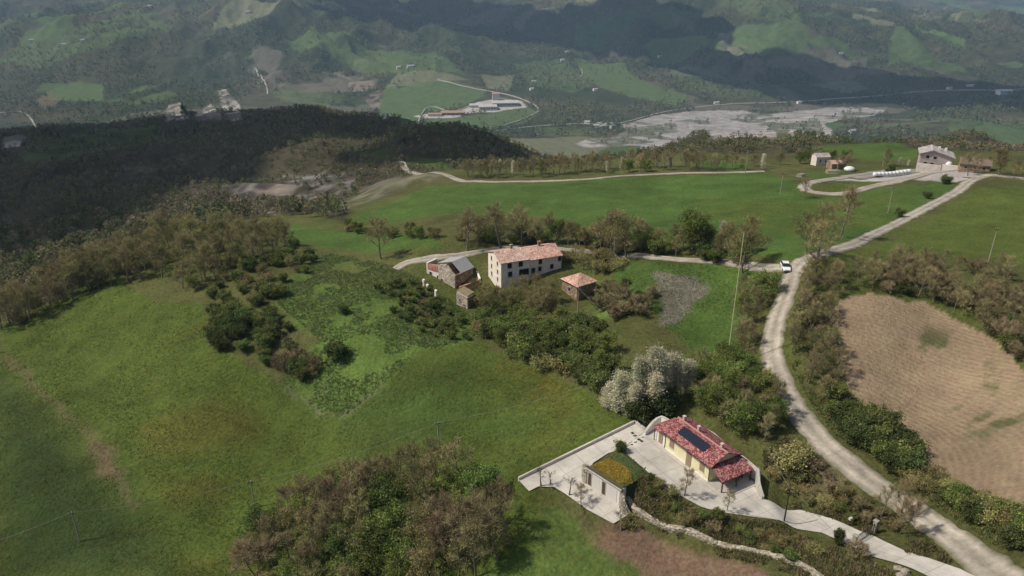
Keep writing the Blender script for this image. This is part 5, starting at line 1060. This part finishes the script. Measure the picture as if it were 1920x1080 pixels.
u_ = [pole(1462,369,7.2,'slim pole on the green field left of the hairpin'), pole(1665,399,6.8,'pole on the grass between hairpin and climbing road'), pole(1568,327,6.8,'leaning pole in front of the log piles'), pole(1655,312,6.0,'pole behind the white bales'), pole(1397,325,7.6,'slim pole beside the far end of the field track'), pole(1853,492,7.0,'pole among bare trees at the foot of the right meadow'), pole(1150,497,7.5,'pole beside the twin stemmed tree on the lane')]
q3 = pole(1083,590,6.0,'pole half hidden in bushes below the square shed')
def wire(a, b, label, sag=.03, r=.02):
    a, b = np.array(a, float), np.array(b, float); L_ = np.linalg.norm(b-a); t = np.linspace(0, 1, 13)[:,None]; P = a+(b-a)*t; P[:,2] -= 4*sag*L_*(t*(1-t))[:,0]
    ac = Acc(); tube(ac, P, np.full(13, r), 4, np.ones(3)); v, f, _ = ac.arrays(); tag(link('power_line', mesh_np('power_line', v, f, [M['wire']], None, True)), label, 'cable')
far_l = PL[0]+(PL[0]-PL[1])*.8; far_l[2] = h1(far_l[0], far_l[1])+5.2
wire(far_l, PL[0], 'thin wire leaving the frame from the lower left pole'); wire(PL[0], PL[1], 'thin wire between the two lower left poles'); wire(PL[1], PL[2], 'thin wire running behind the bottom copse'); e_ = at1(1190, 742, 5.0); wire(PL[2], e_, 'thin wire from the copse across the meadow to the poplars')
wire(q1, at_d(1412,770,112), 'wire rising from the driveway pole over the grove'); wire(q1, at_d(1700,1110,84), 'wire falling from the driveway pole past the gate'); wire(q3, at_d(1195,640,135), 'wire crossing the paddock edge to the silvery poplars'); wire(u_[0], u_[1], 'wire between the field pole and the grass pole'); wire(u_[4], u_[0], 'wire between the track pole and the field pole')

# ---------------------------------------------------------------- buildings in the valley
def far_house(u, v, w_, d_, h_, rh, wm, rm, label, name, cat, ang=0., group=None, wins=0): return hut(u, v, w_, d_, h_, rh, wm, rm, label, name, cat, ang, wins=wins, group=group)
hallm = mat('pale_hall_roof', (.42,.40,.38), .7, .1, .05); hw_ = mat('hall_wall', (.50,.47,.43), .8); rd_ = mat('brick_hall', (.34,.22,.16), .9, .1, .05)
far_house(915,207,48,34,9,3,hw_,hallm,'long pale industrial hall, the nearest of the valley works','factory_hall','factory',.1,wins=6)
far_house(948,200,70,40,9,3,hw_,hallm,'widest pale flat roofed hall of the valley works','factory_hall','factory',.12,wins=8)
far_house(893,202,36,22,6,3,hw_,hallm,'small pale hall at the left of the valley works','factory_hall','factory',.1)
far_house(930,188,20,18,18,4,hw_,rd_,'tall tower building behind the valley works','factory_tower','factory',.1)
far_house(850,216,62,18,6,3,rd_,rd_,'low brown roofed shed row left of the valley works','factory_shed','factory',.08,wins=5)
far_house(815,218,34,12,5,2,hw_,rd_,'smallest brown shed at the far left of the valley works','factory_shed','factory',.05)
far_house(1886,178,42,26,12,3,mat('white_hall', (.72,.72,.72), .7),hallm,'big white warehouse at the right end of the valley','warehouse','warehouse',.1,wins=4)
far_house(1820,163,22,10,5,2,hw_,hallm,'pale shed left of the white warehouse','shed','shed',.1)
for k, (u, v, s, d) in enumerate(((1100,233,14,'highest white house of the riverside hamlet, set apart on the left'),(1118,240,15,'left grey house of the riverside hamlet'),(1124,236,11,'small house behind the left grey house of the hamlet'),(1132,241,16,'middle house of the riverside hamlet'),(1142,237,20,'longest pale roofed house of the riverside hamlet'),(1150,241,13,'right hand house of the riverside hamlet'))):
    far_house(u, v, s, 9, 6, 2.5, hw_ if k % 2 else M['white'], M['grey_tile'], d, 'village_house', 'house', .2*k-.4)
for u, v, s, d in ((770,127,22,'pale farmhouse above the big green valley field'),(748,129,14,'small barn left of the pale farmhouse above the valley field'),(60,78,18,'white farmhouse on the upper left hillside'),(120,86,14,'pale house right of the upper left farmhouse'),(155,78,12,'small house at the edge of the upper left fields'),(280,14,16,'distant white house high on the left slope'),(465,25,18,'distant farm above the central ridge'),(1002,156,13,'white cottage on the slope right of the valley works'),(998,170,12,'lower white cottage right of the valley works'),(1065,100,20,'farm among fields on the middle slope'),(1055,115,14,'barn just below the farm on the middle slope'),(1117,171,13,'white house below the long green slope'),(1238,108,16,'farm high on the wooded right slope'),(1578,103,16,'isolated pale farm on the far right slope'),(1345,196,14,'riverside house under the wooded slope'),(1500,195,14,'pale house at the far bank of the river'),(1782,168,16,'pale house on the valley road at the right'),(1600,250,14,'small house on the near bank at the right')):
    far_house(u, v, s, 10, 6, 2.5, M['white'], M['grey_tile'], d, 'distant_house', 'house', .3)
def vroad(px, wd, seed=0): road('valley_road', px, wd*.6, mat('valley_gravel', (.30,.28,.24), .9), 2.2, 14, .3)
vroad([(820,150),(860,160),(920,172),(975,185),(1010,205),(985,222),(930,240)], 7); vroad([(720,228),(790,216),(850,210),(890,196)], 6); vroad([(930,246),(1000,238),(1080,233),(1160,232),(1240,212),(1340,198),(1480,192),(1650,180),(1780,170),(1930,166)], 8)
vroad([(480,128),(486,145),(500,162),(502,178)], 8); vroad([(0,212),(60,225),(130,238)], 9); vroad([(1090,130),(1092,138),(1088,145)], 6)

# ---------------------------------------------------------------- clouds above the haze, and the haze
m_cloud = mat('cloud_white', (.85,.85,.86), 1.0)
def cloud(px, n, rmin, rmax, alt, label):
    P = np.array(W(px)); lo, hi = P.min(0), P.max(0); a = Acc(); k = 0
    gz = float(np.median(height(P[:,0], P[:,1]))); sh = np.array([SDIR.x, SDIR.y])/SDIR.z*(alt-gz)
    import bmesh
    bm = bmesh.new(); bmesh.ops.create_icosphere(bm, subdivisions=3, radius=1); bm.verts.ensure_lookup_table()
    V0 = np.array([v.co[:] for v in bm.verts]); F0 = np.array([[v.index for v in f.verts] for f in bm.faces]); bm.free()
    while k < n:
        q = rng.uniform(lo, hi); r = rng.uniform(rmin, rmax)
        if sdist(q[:1], q[1:], P)[0] > -r*.35: continue
        k += 1; V = V0*(1+(vnoise(V0[:,0]*2.2+k, V0[:,1]*2.2+V0[:,2]*1.7, k)-.5)*.5)[:,None]*np.array([r, r, r*.45])
        a.add(V+np.array([q[0]+sh[0], q[1]+sh[1], alt+rng.uniform(0, r*.3)]), F0, np.ones(3))
    v, f, _ = a.arrays(); o = link('cloud', mesh_np('cloud', v, f, [m_cloud], None, True)); struct(o); return o
cloud([(-60,560),(60,500),(200,430),(330,375),(420,345),(480,300),(560,262),(640,262),(700,290),(730,325),(745,300),(760,290),(860,300),(960,292),(1010,285),(900,250),(700,222),(470,210),(200,232),(-60,255),(-250,400)], 420, 22, 60, 900, '')
cloud([(1000,30),(1150,0),(1300,5),(1330,60),(1350,110),(1500,120),(1600,160),(1450,180),(1300,150),(1150,90),(1040,80),(760,60),(640,20),(700,0),(900,0)], 160, 80, 190, 1000, '')
cloud([(1560,120),(1700,150),(1930,160),(1930,200),(1800,205),(1650,190),(1500,182)], 60, 60, 120, 950, '')
hz = bpy.data.materials.new('haze'); hz.use_nodes = True; t = hz.node_tree; t.nodes.remove(t.nodes['Principled BSDF'])
pv = t.nodes.new('ShaderNodeVolumePrincipled'); pv.inputs['Color'].default_value = (.50,.73,1.0,1); pv.inputs['Density'].default_value = 7.5e-5; pv.inputs['Anisotropy'].default_value = .2
t.links.new(pv.outputs[0], t.nodes['Material Output'].inputs['Volume'])
zmin, zmax = float(GZ.min())-1.5, max(float(GZ.max()), CZ)+20
x0, x1, y0, y1 = -14600., 14600., -300., 14900.
V = np.array([(x, y, z) for z in (zmin, zmax) for y in (y0, y1) for x in (x0, x1)]); F = np.array([(0,2,3,1),(4,5,7,6),(0,1,5,4),(2,6,7,3),(0,4,6,2),(1,3,7,5)])
struct(link('haze', mesh_np('haze', V, F, [hz])), 'stuff', 'thin bluish haze filling the valley air', 'haze')
print('HAZE', zmin, zmax)
